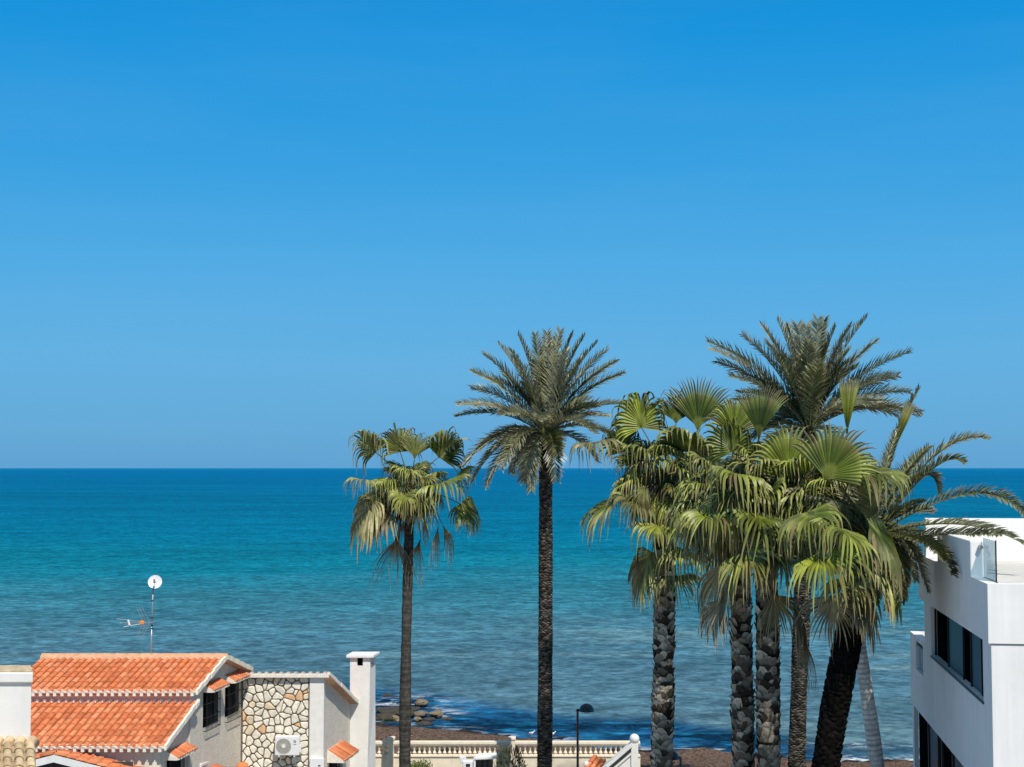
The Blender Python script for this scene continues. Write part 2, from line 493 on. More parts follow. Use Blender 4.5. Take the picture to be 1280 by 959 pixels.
def sea_col(x, y):
    if y > 400 or abs(x) > 120: return (0, 0, 0)
    d = y - shore_y(x)
    wid = lerp(16, 11, sm(-8, 3, x)); wid = lerp(wid, 5.5, sm(11, 19, x)) + 2.5 * noise.noise(Vector((x * .2, 0, 4)))
    n_ = (1 - sm(wid * .6, wid, d)) * lerp(1, .3, sm(12, 19, x))
    fw = (1 - sm(.3, 2.2, d + .7 * noise.noise(Vector((x * .8, y * .3, 0))))) * lerp(.45, 1.0, sm(4, 9, x))
    # swash around the rocks on the left
    rk = math.exp(-((x + 6.6) / 2.6) ** 2 - ((y - 92.5) / 2.6) ** 2) + .9 * math.exp(-((x + 3.9) / .8) ** 2 - ((y - 88.6) / 1.2) ** 2)
    line = math.exp(-((d - 4.2) / .8) ** 2) * sm(13, 17, x) * .5
    sandy = sm(7, 12, d) * (1 - sm(40, 75, d)) * lerp(.35, 1, sm(-2, 14, x)) + math.exp(-((d - 5.5) / 2.4) ** 2) * sm(10, 13, x)
    return (n_, min(1, fw + rk + line), min(1, sandy))


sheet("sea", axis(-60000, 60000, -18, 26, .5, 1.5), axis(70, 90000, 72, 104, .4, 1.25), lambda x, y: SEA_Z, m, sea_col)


# ------------------------------------------------------------------ roof tiles
ORANGE = [(.76, .24, .10), (.79, .27, .12), (.73, .22, .09), (.82, .30, .145), (.69, .20, .085)]
BEIGE = [(.66, .50, .30), (.70, .52, .33), (.60, .46, .28), (.58, .42, .25), (.72, .56, .38)]


def tiles(mb, o, u, v, width, length, sp=.22, exp=.34, pal=ORANGE, rr=None, r=.080, lift=.045, scale=1.0):
    """barrel tiles: covers over channels. o = lower left corner, u along eave, v up the slope (unit vectors may be skew)"""
    rr = rr or rnd
    o, u, v = Vector(o), Vector(u), Vector(v)
    n = u.cross(v).normalized()
    if n.z < 0: n = -n
    cols = max(1, int(round(width / sp))); sp = width / cols
    rows = max(1, int(round(length / exp))); exp = length / rows
    seg = 6
    for i in range(cols):
        for j in range(rows):
            for kind in (0, 1):
                if kind == 1 and i == cols - 1: continue
                c = rr.choice(pal); k = rr.uniform(.80, 1.12) * (.72 if kind else 1); c = tuple(x * k for x in c)  # channels darkened, painting in the shade between the covers
                cx = (i + .5 + .5 * kind) * sp + rr.uniform(-.006, .006)
                a0 = j * exp - (.04 if j == 0 else .055) + rr.uniform(-.01, .01); a1 = (j + 1) * exp
                ring = []
                for t, rad, up in ((a0, r, lift + rr.uniform(0, .006)), (a1, r * .80, lift - .022)):
                    pts = []
                    for q in range(seg + 1):
                        an = math.pi * q / seg
                        if kind == 0:
                            p = u * (cx - rad * math.cos(an)) + n * (up + rad * .85 * math.sin(an))
                        else:
                            p = u * (cx - rad * 1.05 * math.cos(an)) + n * (up + .02 - rad * .7 * math.sin(an))
                        pts.append(o + p + v * t)
                    ring.append(pts)
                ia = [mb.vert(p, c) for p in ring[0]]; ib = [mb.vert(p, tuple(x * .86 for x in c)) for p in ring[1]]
                for q in range(seg):
                    mb.f.append([ia[q], ia[q + 1], ib[q + 1], ib[q]])
                if kind == 0:   # thickness at the lower lip
                    inner = []
                    for q in range(seg + 1):
                        an = math.pi * q / seg
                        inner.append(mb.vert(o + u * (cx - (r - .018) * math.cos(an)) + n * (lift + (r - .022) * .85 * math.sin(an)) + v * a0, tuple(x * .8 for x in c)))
                    for q in range(seg):
                        mb.f.append([ia[q], inner[q], inner[q + 1], ia[q + 1]])


def eave_mortar(mb, o, u, v, width, sp=.22, r=.088, lift=.045, stem=True):
    o, u, v = Vector(o), Vector(u), Vector(v)
    n = u.cross(v).normalized()
    if n.z < 0: n = -n
    out_ = Vector((v.x, v.y, 0)).normalized() * -1
    cols = max(1, int(round(width / sp))); sp = width / cols
    for i in range(cols):
        cx = (i + .5) * sp
        c0 = o + u * cx + n * lift - v * .05 + out_ * rnd.uniform(.02, .04)
        rim = [c0 + u * (-(r + .004) * math.cos(math.pi * q / 8)) + n * ((r + .006) * .85 * math.sin(math.pi * q / 8)) for q in range(9)]
        bk = [p - out_ * .12 for p in rim]
        a = [mb.vert(p) for p in rim]; b_ = [mb.vert(p) for p in bk]
        mb.f.append(a)
        for q in range(8): mb.f.append([a[q], a[q + 1], b_[q + 1], b_[q]])
        if stem:
            hw = .042
            mb.obox(c0 - u * hw - Vector((0, 0, .085)) + out_ * .004, u * hw * 2, -out_ * .14, Vector((0, 0, .09)))


def wall_holes(mb, p0, ud, W, z0, z1, holes, depth, reveal_c=(1, 1, 1)):
    """vertical wall sheet from p0 along ud with rectangular holes (s0,s1,z0,z1) and reveals; outward = ud x Z turned right"""
    p0, ud = Vector((p0[0], p0[1], 0)), Vector((ud[0], ud[1], 0)).normalized()
    nrm = Vector((ud.y, -ud.x, 0))
    ss = sorted({0, W, *[h[0] for h in holes], *[h[1] for h in holes]})
    zs = sorted({z0, z1, *[h[2] for h in holes], *[h[3] for h in holes]})
    pt = lambda s, z, d=0: p0 + ud * s + Vector((0, 0, z)) - nrm * d
    for a, b_ in zip(ss, ss[1:]):
        for c, d in zip(zs, zs[1:]):
            ms_, mz = (a + b_) / 2, (c + d) / 2
            if any(h[0] < ms_ < h[1] and h[2] < mz < h[3] for h in holes): continue
            mb.face([pt(a, c), pt(b_, c), pt(b_, d), pt(a, d)])
    for s0, s1, c, d in holes:
        mb.face([pt(s0, c), pt(s0, d), pt(s0, d, depth), pt(s0, c, depth)])
        mb.face([pt(s1, d), pt(s1, c), pt(s1, c, depth), pt(s1, d, depth)])
        mb.face([pt(s0, c, depth), pt(s1, c, depth), pt(s1, c), pt(s0, c)])
        mb.face([pt(s0, d), pt(s1, d), pt(s1, d, depth), pt(s0, d, depth)])


def grille(mb, p0, ud, s0, s1, z0, z1, outd=.10, pitch=.11):
    p0, ud = Vector((p0[0], p0[1], 0)), Vector((ud[0], ud[1], 0)).normalized()
    nrm = Vector((ud.y, -ud.x, 0))
    pt = lambda s, z, d: p0 + ud * s + Vector((0, 0, z)) + nrm * d
    n = int((s1 - s0) / pitch)
    for i in range(n + 1):
        s = lerp(s0, s1, i / n)
        mb.tube([pt(s, z0, outd), pt(s, z1, outd)], .009, 5)
    for z in (z0 + .02, z0 + (z1 - z0) * .35, z0 + (z1 - z0) * .7, z1 - .02):
        mb.tube([pt(s0, z, outd + .012), pt(s1, z, outd + .012)], .011, 5)
        for s in (s0, s1):
            mb.tube([pt(s, z, -.03), pt(s, z, outd + .012)], .011, 5)


def hood(parent, p0, ud, s0, s1, z, depth=.34, drop=.20):
    """small tiled canopy over a window: returns the tiled part with its mortar child"""
    p0, ud = Vector((p0[0], p0[1], 0)), Vector((ud[0], ud[1], 0)).normalized()
    nrm = Vector((ud.y, -ud.x, 0))
    lo = p0 + ud * s0 + nrm * depth + Vector((0, 0, z))
    v = (nrm * -depth + Vector((0, 0, drop))); ln = v.length; v.normalize()
    mb = MB(); tiles(mb, lo, ud, v, s1 - s0, ln, sp=.19, exp=ln / 1.0, r=.068, lift=.035)
    h = mb.build("window_canopy", M["tile"], parent, smooth=True)
    mb = MB()
    a, b_ = p0 + ud * s0 + Vector((0, 0, z - .03)), lo + Vector((0, 0, -.02))
    # wedge soffit under the tiles
    w_ = ud * (s1 - s0)
    q = [p0 + ud * s0 + Vector((0, 0, z - .05)), lo + Vector((0, 0, -.05)), lo + Vector((0, 0, .03)), p0 + ud * s0 + Vector((0, 0, z + drop + .03))]
    A = [mb.vert(p) for p in q]; B = [mb.vert(p + w_) for p in q]
    mb.f += [A[::-1], B]
    for i in range(4): mb.f.append([A[i], A[(i + 1) % 4], B[(i + 1) % 4], B[i]])
    mb.build("canopy_soffit", M["mortar"], h)
    mb = MB(); nc = max(1, int(round((s1 - s0) / .19))); spc = (s1 - s0) / nc
    for i in range(nc):
        mb.obox(lo + ud * ((i + .5) * spc - .05) - Vector((0, 0, .045)) + nrm * .05, ud * .10, -nrm * .10, Vector((0, 0, .115)))
    mb.build("canopy_mortar", M["mortar"], h)
    return h


# ------------------------------------------------------------------ orange roofed house
G = Vector((.155, 1.0))                       # gable wall runs back at this skew
def gx(Y): return -9.73 + .155 * (Y - 45)     # x of the gable wall at depth Y
GU = Vector((.155, 1.0, 0)).normalized()
GN = Vector((GU.y, -GU.x, 0))
LX = -15.6                                     # left end (hidden by the chimney in front)
house = thing("house", (-12.5, 46, 0), "cream house with two stacked orange tiled roofs and a gable wall of barred windows", "house")
zl, zu, zr, zb = 5.0, 6.20, 6.97, 6.31         # eaves: lower, upper, ridge, rear
YL, YU, YR, YB = 42.85, 45.25, 47.45, 49.7
mb = MB()
wall_holes(mb, (LX, YL), (1, 0), gx(YL) - LX, 0, zl + .12, [], .1)           # lower front
lw = mb.build("front_wall", M["cream"], house)
mb = MB(); wall_holes(mb, (LX, YU), (1, 0), gx(YU) - LX, zl + .6, zu + .12, [], .1)
mb.build("upper_front_wall", M["bouncewall"], house)
# gable side wall with windows
S = lambda Y: (Y - YL) / GU.y
SW = S(YB)
wins = [(S(46.2), S(47.5), 4.86, 6.10, ), (S(48.15), S(49.45), 4.80, 6.10)]
low = (S(43.35), S(44.75), 2.2, 4.62)
mb = MB()
zc = 4.98
wall_holes(mb, (gx(YL), YL), GU, SW, 0, zc, [low], .12)
# the part above the lower eave: follow both roof slopes
def gtop(Y):
    if Y < YU: return lerp(zl + .1, 5.95, (Y - YL) / (YU - YL))
    if Y < YR: return lerp(zu + .08, zr + .05, (Y - YU) / (YR - YU))
    return lerp(zr + .05, zb + .05, (Y - YR) / (YB - YR))
pt = lambda Y, z, d=0: Vector((gx(Y), Y, z)) - GN * d
ys = sorted({YL, YU - .001, YU, YR, YB, 46.2, 47.5, 48.15, 49.45})
for a, b_ in zip(ys, ys[1:]):
    if b_ - a < .01: continue
    mid = (a + b_) / 2
    hole = next((h for h in ((46.2, 47.5, 4.86, 6.10), (48.15, 49.45, 4.80, 6.10)) if h[0] < mid < h[1]), None)
    if hole:
        mb.face([pt(a, hole[3]), pt(b_, hole[3]), pt(b_, gtop(b_ - .0005)), pt(a, gtop(a + .0005))])
    else:
        mb.face([pt(a, zc), pt(b_, zc), pt(b_, gtop(b_ - .0005)), pt(a, gtop(a + .0005))])
gable = mb.build("gable_wall", M["stucco"], house)
# back and left walls so the house is closed
mb = MB()
wall_holes(mb, (gx(YB), YB), (-1, 0), gx(YB) - LX, 0, zb + .05, [], .1)
wall_holes(mb, (LX, YB), (0, -1), YB - YL, 0, zl, [], .1)
mb.build("rear_wall", M["cream"], house)
for (a, b_, z0, z1) in ((46.2, 47.5, 4.86, 6.10), (48.15, 49.45, 4.80, 6.10), (43.35, 44.75, 2.2, 4.62)):
    mb = MB()
    mb.face([pt(a, z0, .12), pt(b_, z0, .12), pt(b_, z1, .12), pt(a, z1, .12)])
    wn = mb.build("window", M["dark"], house)
    mb = MB()
    s0, s1 = S(a), S(b_)
    grille(mb, (gx(YL), YL), GU, s0 + .02, s1 - .02, z0, z1 - .03)
    mb.build("grille", M["iron"], wn)
    if z1 > 5:   # painted reveals, thin jambs
        for (p, q) in ((a, a + .05), (b_ - .05, b_)):
            mb = MB(); mb.face([pt(p, z0, .06), pt(q, z0, .06), pt(q, z1, .06), pt(p, z1, .06)])
            mb.build("jamb", M["iron"], wn)
    hood(house, (gx(YL), YL), GU, s0 - .06, s1 + .08, z1 + (.03 if z1 > 5 else .0), depth=.33, drop=.17)
# thin pilaster edge where the upper block begins
mb = MB(); mb.obox(pt(45.05, 0, -.0) + GN * -.05, GU * .25, GN * .085, Vector((0, 0, 5.75)))
mb.build("pilaster", M["stucco"], house)


def roof_part(name, o, u, v, width, length, stem=True, over=.0):
    mb = MB(); tiles(mb, o, u, v, width, length)
    # bedding slab under the tiles
    n = Vector(u).cross(Vector(v)).normalized()
    if n.z < 0: n = -n
    mb.obox(Vector(o) - n * .05 + Vector(v) * .03, Vector(u) * width, Vector(v) * (length - .03), n * .045, (.5, .3, .2))
    r_ = mb.build(name, M["tile"], house, smooth=True)
    mb = MB(); eave_mortar(mb, o, u, v, width, stem=stem)
    mb.build("eave_mortar", M["mortar"], r_)
    return r_


# lower roof
o = Vector((LX, YL - .20, zl)); top_ = Vector((LX + .155 * (YU - YL + .20), YU, 5.90))
v = (top_ - o); ln = v.length; v.normalize()
wid = gx(YL) - LX + .22 - .04
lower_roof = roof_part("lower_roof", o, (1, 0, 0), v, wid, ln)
# mortar fillet along the top of the lower roof (scalloped)
mb = MB(); ncol = int(round(wid / .22)); sp_ = wid / ncol
for i in range(ncol):
    c = top_ + Vector(((i + 1.0) * sp_, -.07, .045))
    mb.obox(c + Vector((-.045, 0, -.03)), (.09, 0, 0), (0, .08, 0), (0, 0, .11))
mb.box(top_.x, top_.x + wid, YU - .04, YU - .003, 5.86, 5.98)
mb.build("top_mortar", M["mortar"], lower_roof)
# upper front slope
o2 = Vector((LX + .22, YU - .16, zu)); r2 = Vector((LX + .30 + .155 * (YR - YU + .16), YR, zr))
v2 = r2 - o2; l2 = v2.length; v2.normalize()
wid2 = gx(YU) - o2.x + .18
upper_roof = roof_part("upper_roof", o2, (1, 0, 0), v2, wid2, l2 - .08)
# rear slope
o3 = Vector((r2.x + .155 * (YB + .25 - YR), YB + .25, zb - .07)); v3 = Vector((r2.x, YR, zr)) - o3; l3 = v3.length; v3.normalize()
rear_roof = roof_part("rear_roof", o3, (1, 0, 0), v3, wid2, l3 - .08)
# ridge cap tiles
mb = MB()
ncap = 15; lcap = (wid2 + .02) / ncap
for kcap in range(ncap):
    x = r2.x + kcap * lcap
    c = rnd.choice(ORANGE); c = mix3(c, (.78, .46, .26), .55)
    pts0 = [Vector((x, YR, zr + .0)) + Vector((0, -.115 * math.cos(math.pi * q / 8), .05 + .10 * math.sin(math.pi * q / 8))) for q in range(9)]
    pts1 = [p + Vector((lcap + (.03 if kcap < ncap - 1 else 0), 0, 0)) + Vector((0, (YR - p.y) * .1, -.006)) for p in pts0]
    a = [mb.vert(p, c) for p in pts0]; b_ = [mb.vert(p, c) for p in pts1]
    for q in range(8): mb.f.append([a[q], a[q + 1], b_[q + 1], b_[q]])
    mb.f.append(b_)
rc = mb.build("ridge_cap", M["tile"], upper_roof, smooth=True)
mb = MB()
mb.box(r2.x - .02, r2.x + wid2 + .02, YR - .13, YR - .10, zr - .02, zr + .085, (1, 1, 1))
mb.build("ridge_mortar", mat("ridge_mortar", (.78, .56, .38), .9, .15, 8, .006, 40), upper_roof)
# white verge mortar along the gable edges
def verge(parent, p, q, w_=.07, h_=.075, dz=0.0, m_="mortar"):
    p, q = Vector(p), Vector(q)
    mb = MB(); n_ = 9
    d = (q - p)
    for i in range(n_):
        a = p + d * (i / n_); mb.obox(a + Vector((0, 0, -.03 + dz)) + Vector((rnd.uniform(-.012, .012), 0, 0)), (w_, 0, 0), d * (.96 / n_), (0, 0, h_ + .08 * (1 if i % 2 else .8)))
    return mb.build("verge", M[m_], parent)
verge(lower_roof, o + Vector((wid - .03, 0, .0)), top_ + Vector((wid - .03, 0, 0)))
verge(upper_roof, o2 + Vector((wid2 - .03, 0, .0)), r2 + Vector((wid2 - .03, 0, 0)))
verge(rear_roof, r2 + Vector((wid2 - .03, 0, -.01)), o3 + Vector((wid2 - .03, 0, 0)), m_="cream")

# rooftop antenna on the ridge
ab = P(190, 812, YR); ab.z = zr + .12
ant = thing("rooftop_antenna", ab, "steel mast with white dish and comb aerial, on the orange roof ridge", "antenna")
top = P(190, 735, YR)
mb = MB(); H = top.z - ab.z
mb.tube([ab + Vector((-.03, 0, -.12)), ab + Vector((-.02, 0, H * .42))], .026, 8)
mb.tube([ab + Vector((-.02, 0, H * .40)), ab + Vector((.01, 0, H))], .020, 8)
mb.build("mast", M["steel"], ant, smooth=True)
mb = MB()
for k in (.38, .42, .54, .8): mb.tube([ab + Vector((-.01, 0, H * k)), ab + Vector((-.01, 0, H * k + .035))], .034, 8)
mb.tube([ab + Vector((.01, 0, H - .02)), ab + Vector((.012, 0, H + .12))], .05, 8)
mb.build("clamp", M["iron"], ant)
dc = P(194, 728, YR)
ax = Vector((.10, -.93, .36)).normalized(); sx_ = ax.cross(Vector((0, 0, 1))).normalized(); up_ = sx_.cross(ax)
mb = MB(); rings = []
for r_ in (0.02, .07, .13, .18, .222):
    rings.append([mb.vert(dc + ax * (r_ * r_ * 1.1) + (sx_ * math.cos(2 * math.pi * k / 24) + up_ * math.sin(2 * math.pi * k / 24)) * r_) for k in range(24)])
for a, b_ in zip(rings, rings[1:]):
    for k in range(24): mb.f.append([a[k], a[(k + 1) % 24], b_[(k + 1) % 24], b_[k]])
mb.f.append(rings[0])
dish = mb.build("dish", M["white_metal"], ant, smooth=True)
mb = MB()
mb.tube([dc - up_ * .21 + ax * .03, dc + ax * .26 - up_ * .04], .008, 6)
mb.tube([dc + ax * .27 - up_ * .10, dc + ax * .25 + up_ * .02], .026, 8)
mb.build("receiver", mat("receiver_brown", (.20, .12, .07), .5), dish)
mb = MB(); yc = ab + Vector((0, -.04, H * .455 + .05))
b0 = yc + Vector((.02, 0, 0)); b1 = yc + Vector((-.98, -.35, .03))
mb.tube([b0, b1 + Vector((.1, .03, 0))], .011, 6)
boom = mb.build("aerial_boom", M["steel"], ant)
mb = MB(); dirv = (b1 - b0).normalized(); side = dirv.cross(Vector((0, 0, 1))).normalized()
for s_ in (1, -1):
    for k in range(3):
        p = b0 + dirv * (.12 + .10 * k * .9) + Vector((0, 0, .03 * s_))
        mb.tube([p, p + Vector((-.20, -.05, s_ * .46)) - dirv * 0.0], .008, 5)
    p = b0 + dirv * .1
    for t_ in (.35, .75):
        q = p + Vector((-.20 * t_, -.05 * t_, s_ * .46 * t_)); mb.tube([q - side * .18, q + side * .18], .006, 5)
mb.build("reflector", M["steel"], boom)
mb = MB()
for dz_, l0, l1 in ((.0, .34, 1.02), (.075, .34, 1.12), (-.08, .34, .9)):
    mb.tube([b0 + dirv * l0 + Vector((0, 0, dz_ * .5)), b0 + dirv * l1 + Vector((0, 0, dz_ * 1.6))], .008, 5)
mb.build("director", M["steel"], boom)
mb = MB(); p = b0 + dirv * .33; mb.obox(p - Vector((.07, .04, .06)), (.14, 0, 0), (0, .08, 0), (0, 0, .12))
mb.build("junction_box", M["orange_plastic"], boom, bevel=.02)
mb = MB(); p = b0 + dirv * .72; mb.obox(p - Vector((.02, .03, .09)), (.06, 0, 0), (0, .06, 0), (-.05, 0, .18))
mb.build("dipole", M["white_metal"], boom, bevel=.015)

# small tiled porch in front of the lower facade
porch = thing("porch", (-12.6, 41.5, 0), "white trimmed gabled porch with orange tiles standing before the cream facade", "porch")
PY = 41.95
pk = P(67, 944, PY); SL = .25
mb = MB()
for s_, ww in ((-1, 1.6), (1, 2.3)):
    q = [pk, pk + Vector((s_ * ww, 0, -SL * ww)), pk + Vector((s_ * ww, 0, -SL * ww - .20)), pk + Vector((0, 0, -.20))]
    A = [mb.vert(p) for p in q]; B = [mb.vert(p + Vector((0, .22, 0))) for p in q]
    mb.f += [A if s_ < 0 else A[::-1], B[::-1] if s_ < 0 else B]
    for i in range(4): mb.f.append([A[i], A[(i + 1) % 4], B[(i + 1) % 4], B[i]])
mb.build("gable_trim", M["white"], porch)
mb = MB(); vv = Vector((-1, 0, SL)).normalized()
for s_, ww in ((-1, 1.6), (1, 2.3)):
    ln = ww * math.sqrt(1 + SL * SL)
    oo = Vector((pk.x + s_ * ww, PY - .03, pk.z - SL * ww))
    tiles(mb, oo, (0, 1, 0), Vector((-s_, 0, SL)).normalized(), .90, ln, sp=.225, exp=.3)
    n_ = Vector((s_ * SL, 0, 1)).normalized()
    mb.obox(oo + Vector((0, .15, 0)) - n_ * .06, (0, .72, 0), Vector((-s_, 0, SL)).normalized() * ln, n_ * .05, (.5, .25, .15))
mb.build("roof", M["tile"], porch, smooth=True)
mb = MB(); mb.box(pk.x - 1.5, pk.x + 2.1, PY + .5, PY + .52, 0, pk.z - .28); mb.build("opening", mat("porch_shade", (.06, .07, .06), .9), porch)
for x_ in (pk.x - 1.5, pk.x + 2.0):
    mb = MB(); mb.box(x_ - .12, x_ + .12, PY + .03, PY + .25, 0, pk.z - .66); mb.build("post", M["white"], porch)

# weathered tile roof and chimney nearer the camera, left edge
old = thing("neighbour_house", (-12, 28.5, 0), "pale weathered tile roof with a big plain white chimney, nearest house at left", "house")
YO = 29.2; zo = P(30, 929, YO).z; xr = P(45, 929, YO).x
mb = MB()
for s_ in (-1, 1):
    vv = Vector((s_ * .35, s_ * -1.0, .42)); ln = 2.6 * vv.length; vv.normalize()
    oo = Vector((xr - 4.4 - s_ * .35 * 2.6, YO + s_ * 2.6, zo - 2.6 * .42))
    tiles(mb, oo, (1, 0, 0), vv, 4.4, ln, sp=.215, exp=.30, pal=BEIGE, r=.092)
    n_ = Vector((0, s_ * .42, 1)).normalized()
    mb.obox(oo - n_ * .06 + Vector((.02, 0, 0)), (4.36, 0, 0), vv * ln, n_ * .05, (.4, .3, .2))
orf = mb.build("roof", M["old_tile"], old, smooth=True)
mb = MB()
for k in range(20):
    x_ = xr - 4.4 + (k + .5) * .22
    c = rnd.choice(BEIGE); c = mix3(c, (.80, .58, .36), .5)
    mb.tube([Vector((x_, YO - .10, zo - .02)), Vector((x_, YO + .12, zo + .035)), Vector((x_, YO + .30, zo - .06))], [.094, .094, .09], 10, c)
mb.build("ridge_cap", M["old_tile"], orf, smooth=True)
mb = MB()
mb.hexa([(xr - 4.3 + .84, YO - 2.4), (xr - .2 + .84, YO - 2.4), (xr - .2 - .84, YO + 2.4), (xr - 4.3 - .84, YO + 2.4)], 0, zo - 1.15)
mb.face([(xr - .2 + .84, YO - 2.4, zo - 1.149), (xr - .2 - .84, YO + 2.4, zo - 1.149), (xr - .2, YO, zo - .1)])
mb.build("wall", M["white"], old)
ct = P(0, 838, YO + .25).z; cr = P(39.5, 880, YO + .25).x
mb = MB(); mb.hexa([(cr - 1.15, YO + .22), (cr, YO + .22), (cr - .25, YO + .9), (cr - 1.4, YO + .9)], zo - .5, ct - .23)
ch = mb.build("chimney", M["white"], old, bevel=.015)
mb = MB(); mb.hexa([(cr - 1.22, YO + .15), (cr + .05, YO + .15), (cr - .24, YO + .97), (cr - 1.5, YO + .97)], ct - .228, ct - .03)
mb.build("cap", M["white"], ch, bevel=.02)
mb = MB(); mb.hexa([(cr - 1.18, YO + .19), (cr + .02, YO + .19), (cr - .25, YO + .93), (cr - 1.45, YO + .93)], ct - .028, ct + .012); mb.build("cap_top", mat("stained_cap", (.55, .43, .28), .9, .3, 6), ch, bevel=.01)

# ------------------------------------------------------------------ stone annex
YA = 49.8
an = thing("stone_annex", (-8, 51.5, 0), "annex clad in irregular cream stone under a white scalloped roof edge", "annex building")
xl = gx(YA) + .02; xR = P(405, 900, YA).x
zt = P(350, 845, YA).z - .02
xp = P(387, 900, YA).x
# mortar backing with stones in relief
mb = MB(); mb.box(xl - .05, xp - .02, YA, YA + .25, 0, zt); mb.build("wall", M["joint"], an)
rs = random.Random(21)
def clip(poly, a, b_):
    """keep the part of poly closer to a than to b_"""
    m_ = ((a[0] + b_[0]) / 2, (a[1] + b_[1]) / 2); d = (b_[0] - a[0], b_[1] - a[1])
    f_ = lambda p: (p[0] - m_[0]) * d[0] + (p[1] - m_[1]) * d[1]
    o_ = []
    for i in range(len(poly)):
        p, q = poly[i], poly[(i + 1) % len(poly)]
        fp, fq = f_(p), f_(q)
        if fp <= 0: o_.append(p)
        if (fp < 0 < fq) or (fq < 0 < fp):
            t = fp / (fp - fq); o_.append((lerp(p[0], q[0], t), lerp(p[1], q[1], t)))
    return o_
zs0 = zt - 3.6
pts = []
row = 0; z_ = zs0 - .1
while z_ < zt + .1:
    x_ = xl + (0 if row % 2 else .14)
    while x_ < xp + .1:
        pts.append((x_ + rs.uniform(-.135, .135), z_ + rs.uniform(-.11, .11))); x_ += rs.uniform(.23, .34)
    z_ += .215; row += 1
mb = MB()
for i, a in enumerate(pts):
    poly = [(xl, zs0), (xp - .03, zs0), (xp - .03, zt - .01), (xl, zt - .01)]
    for j, b_ in enumerate(pts):
        if i != j and abs(a[0] - b_[0]) < .9 and abs(a[1] - b_[1]) < .9: poly = clip(poly, a, b_)
        if len(poly) < 3: break
    if len(poly) < 3: continue
    # round the corners
    cut = []
    for k in range(len(poly)):
        p, q = poly[k], poly[(k + 1) % len(poly)]
        t = .20
        cut += [(lerp(p[0], q[0], t), lerp(p[1], q[1], t)), (lerp(q[0], p[0], t), lerp(q[1], p[1], t))]
    cx = sum(p[0] for p in cut) / len(cut); cz = sum(p[1] for p in cut) / len(cut)
    size = max(.05, min(math.hypot(p[0] - cx, p[1] - cz) for p in cut))
    def inset(d): return [(cx + (p[0] - cx) * max(.2, 1 - d / max(.05, math.hypot(p[0] - cx, p[1] - cz))), cz + (p[1] - cz) * max(.2, 1 - d / max(.05, math.hypot(p[0] - cx, p[1] - cz)))) for p in cut]
    k = rs.uniform(.86, 1.08)
    c = (.82 * k, .76 * k, .64 * k)
    if rs.random() < .12: c = (.76 * k, .63 * k, .44 * k)
    if rs.random() < .035: c = (.74, .46, .26)
    dd = rs.uniform(.035, .06)
    l0, l1, l2_ = inset(.018), inset(.026), inset(.05)
    i0 = [mb.vert((p[0], YA + .005, p[1]), c) for p in l0]; i1 = [mb.vert((p[0], YA - dd * .8, p[1]), c) for p in l1]; i2 = [mb.vert((p[0], YA - dd, p[1] + rs.uniform(-.004, .004)), c) for p in l2_]
    n_ = len(cut)
    for q in range(n_):
        r_ = (q + 1) % n_
        mb.f.append([i0[q], i0[r_], i1[r_], i1[q]]); mb.f.append([i1[q], i1[r_], i2[r_], i2[q]])
    mb.f.append(i2)
mb.build("stone_cladding", M["stone"], an)
mb = MB(); mb.box(xp, xR, YA - .07, YA + .30, 0, zt)
mb.build("corner_pillar", M["white_rough"], an, bevel=.01)
# quoins: four long stones running into the pillar
# right side wall, following the roof slope down
U2 = Vector((.155, 1, 0)).normalized(); N2 = Vector((U2.y, -U2.x, 0))
LEN = 3.75; zend = P(446, 880, 53.4).z
ptw = lambda s, z, d=0: Vector((xR - .003, YA + .30, 0)) + U2 * s + Vector((0, 0, z)) - N2 * d
zts = lambda s: lerp(zt + .05, zend, s / LEN)
ws0, ws1, wz0, wz1 = .55, 1.9, 1.6, P(425, 948, 51.2).z
mb = MB()
for (a, b_) in ((0, ws0), (ws0, ws1), (ws1, LEN)):
    lo_ = wz1 if a == ws0 else 0
    mb.face([ptw(a, lo_), ptw(b_, lo_), ptw(b_, zts(b_)), ptw(a, zts(a))])
mb.face([ptw(ws0, 0), ptw(ws1, 0), ptw(ws1, wz0), ptw(ws0, wz0)])
mb.face([ptw(ws0, wz0), ptw(ws0, wz1), ptw(ws0, wz1, .1), ptw(ws0, wz0, .1)])
mb.face([ptw(ws1, wz0, .1), ptw(ws1, wz1, .1), ptw(ws1, wz1), ptw(ws1, wz0)])
mb.build("side_wall", M["stucco"], an)
mb = MB()
e0 = ptw(LEN, 0); mb.face([e0, e0 + Vector((-4, 0, 0)), e0 + Vector((-4, 0, zend)), e0 + Vector((0, 0, zend))])
mb.build("rear_wall", M["cream"], an)
mb = MB(); mb.face([ptw(ws0, wz0, .1), ptw(ws1, wz0, .1), ptw(ws1, wz1, .1), ptw(ws0, wz1, .1)])
wn = mb.build("window", M["dark"], an)
mb = MB(); grille(mb, ptw(0, 0), U2, ws0 + .02, ws1 - .02, wz0, wz1 - .03, .09, .10); mb.build("grille", M["iron"], wn)
hood(an, ptw(0, 0), U2, ws0 - .25, ws1 + .30, wz1 + .06, depth=.55, drop=.34)
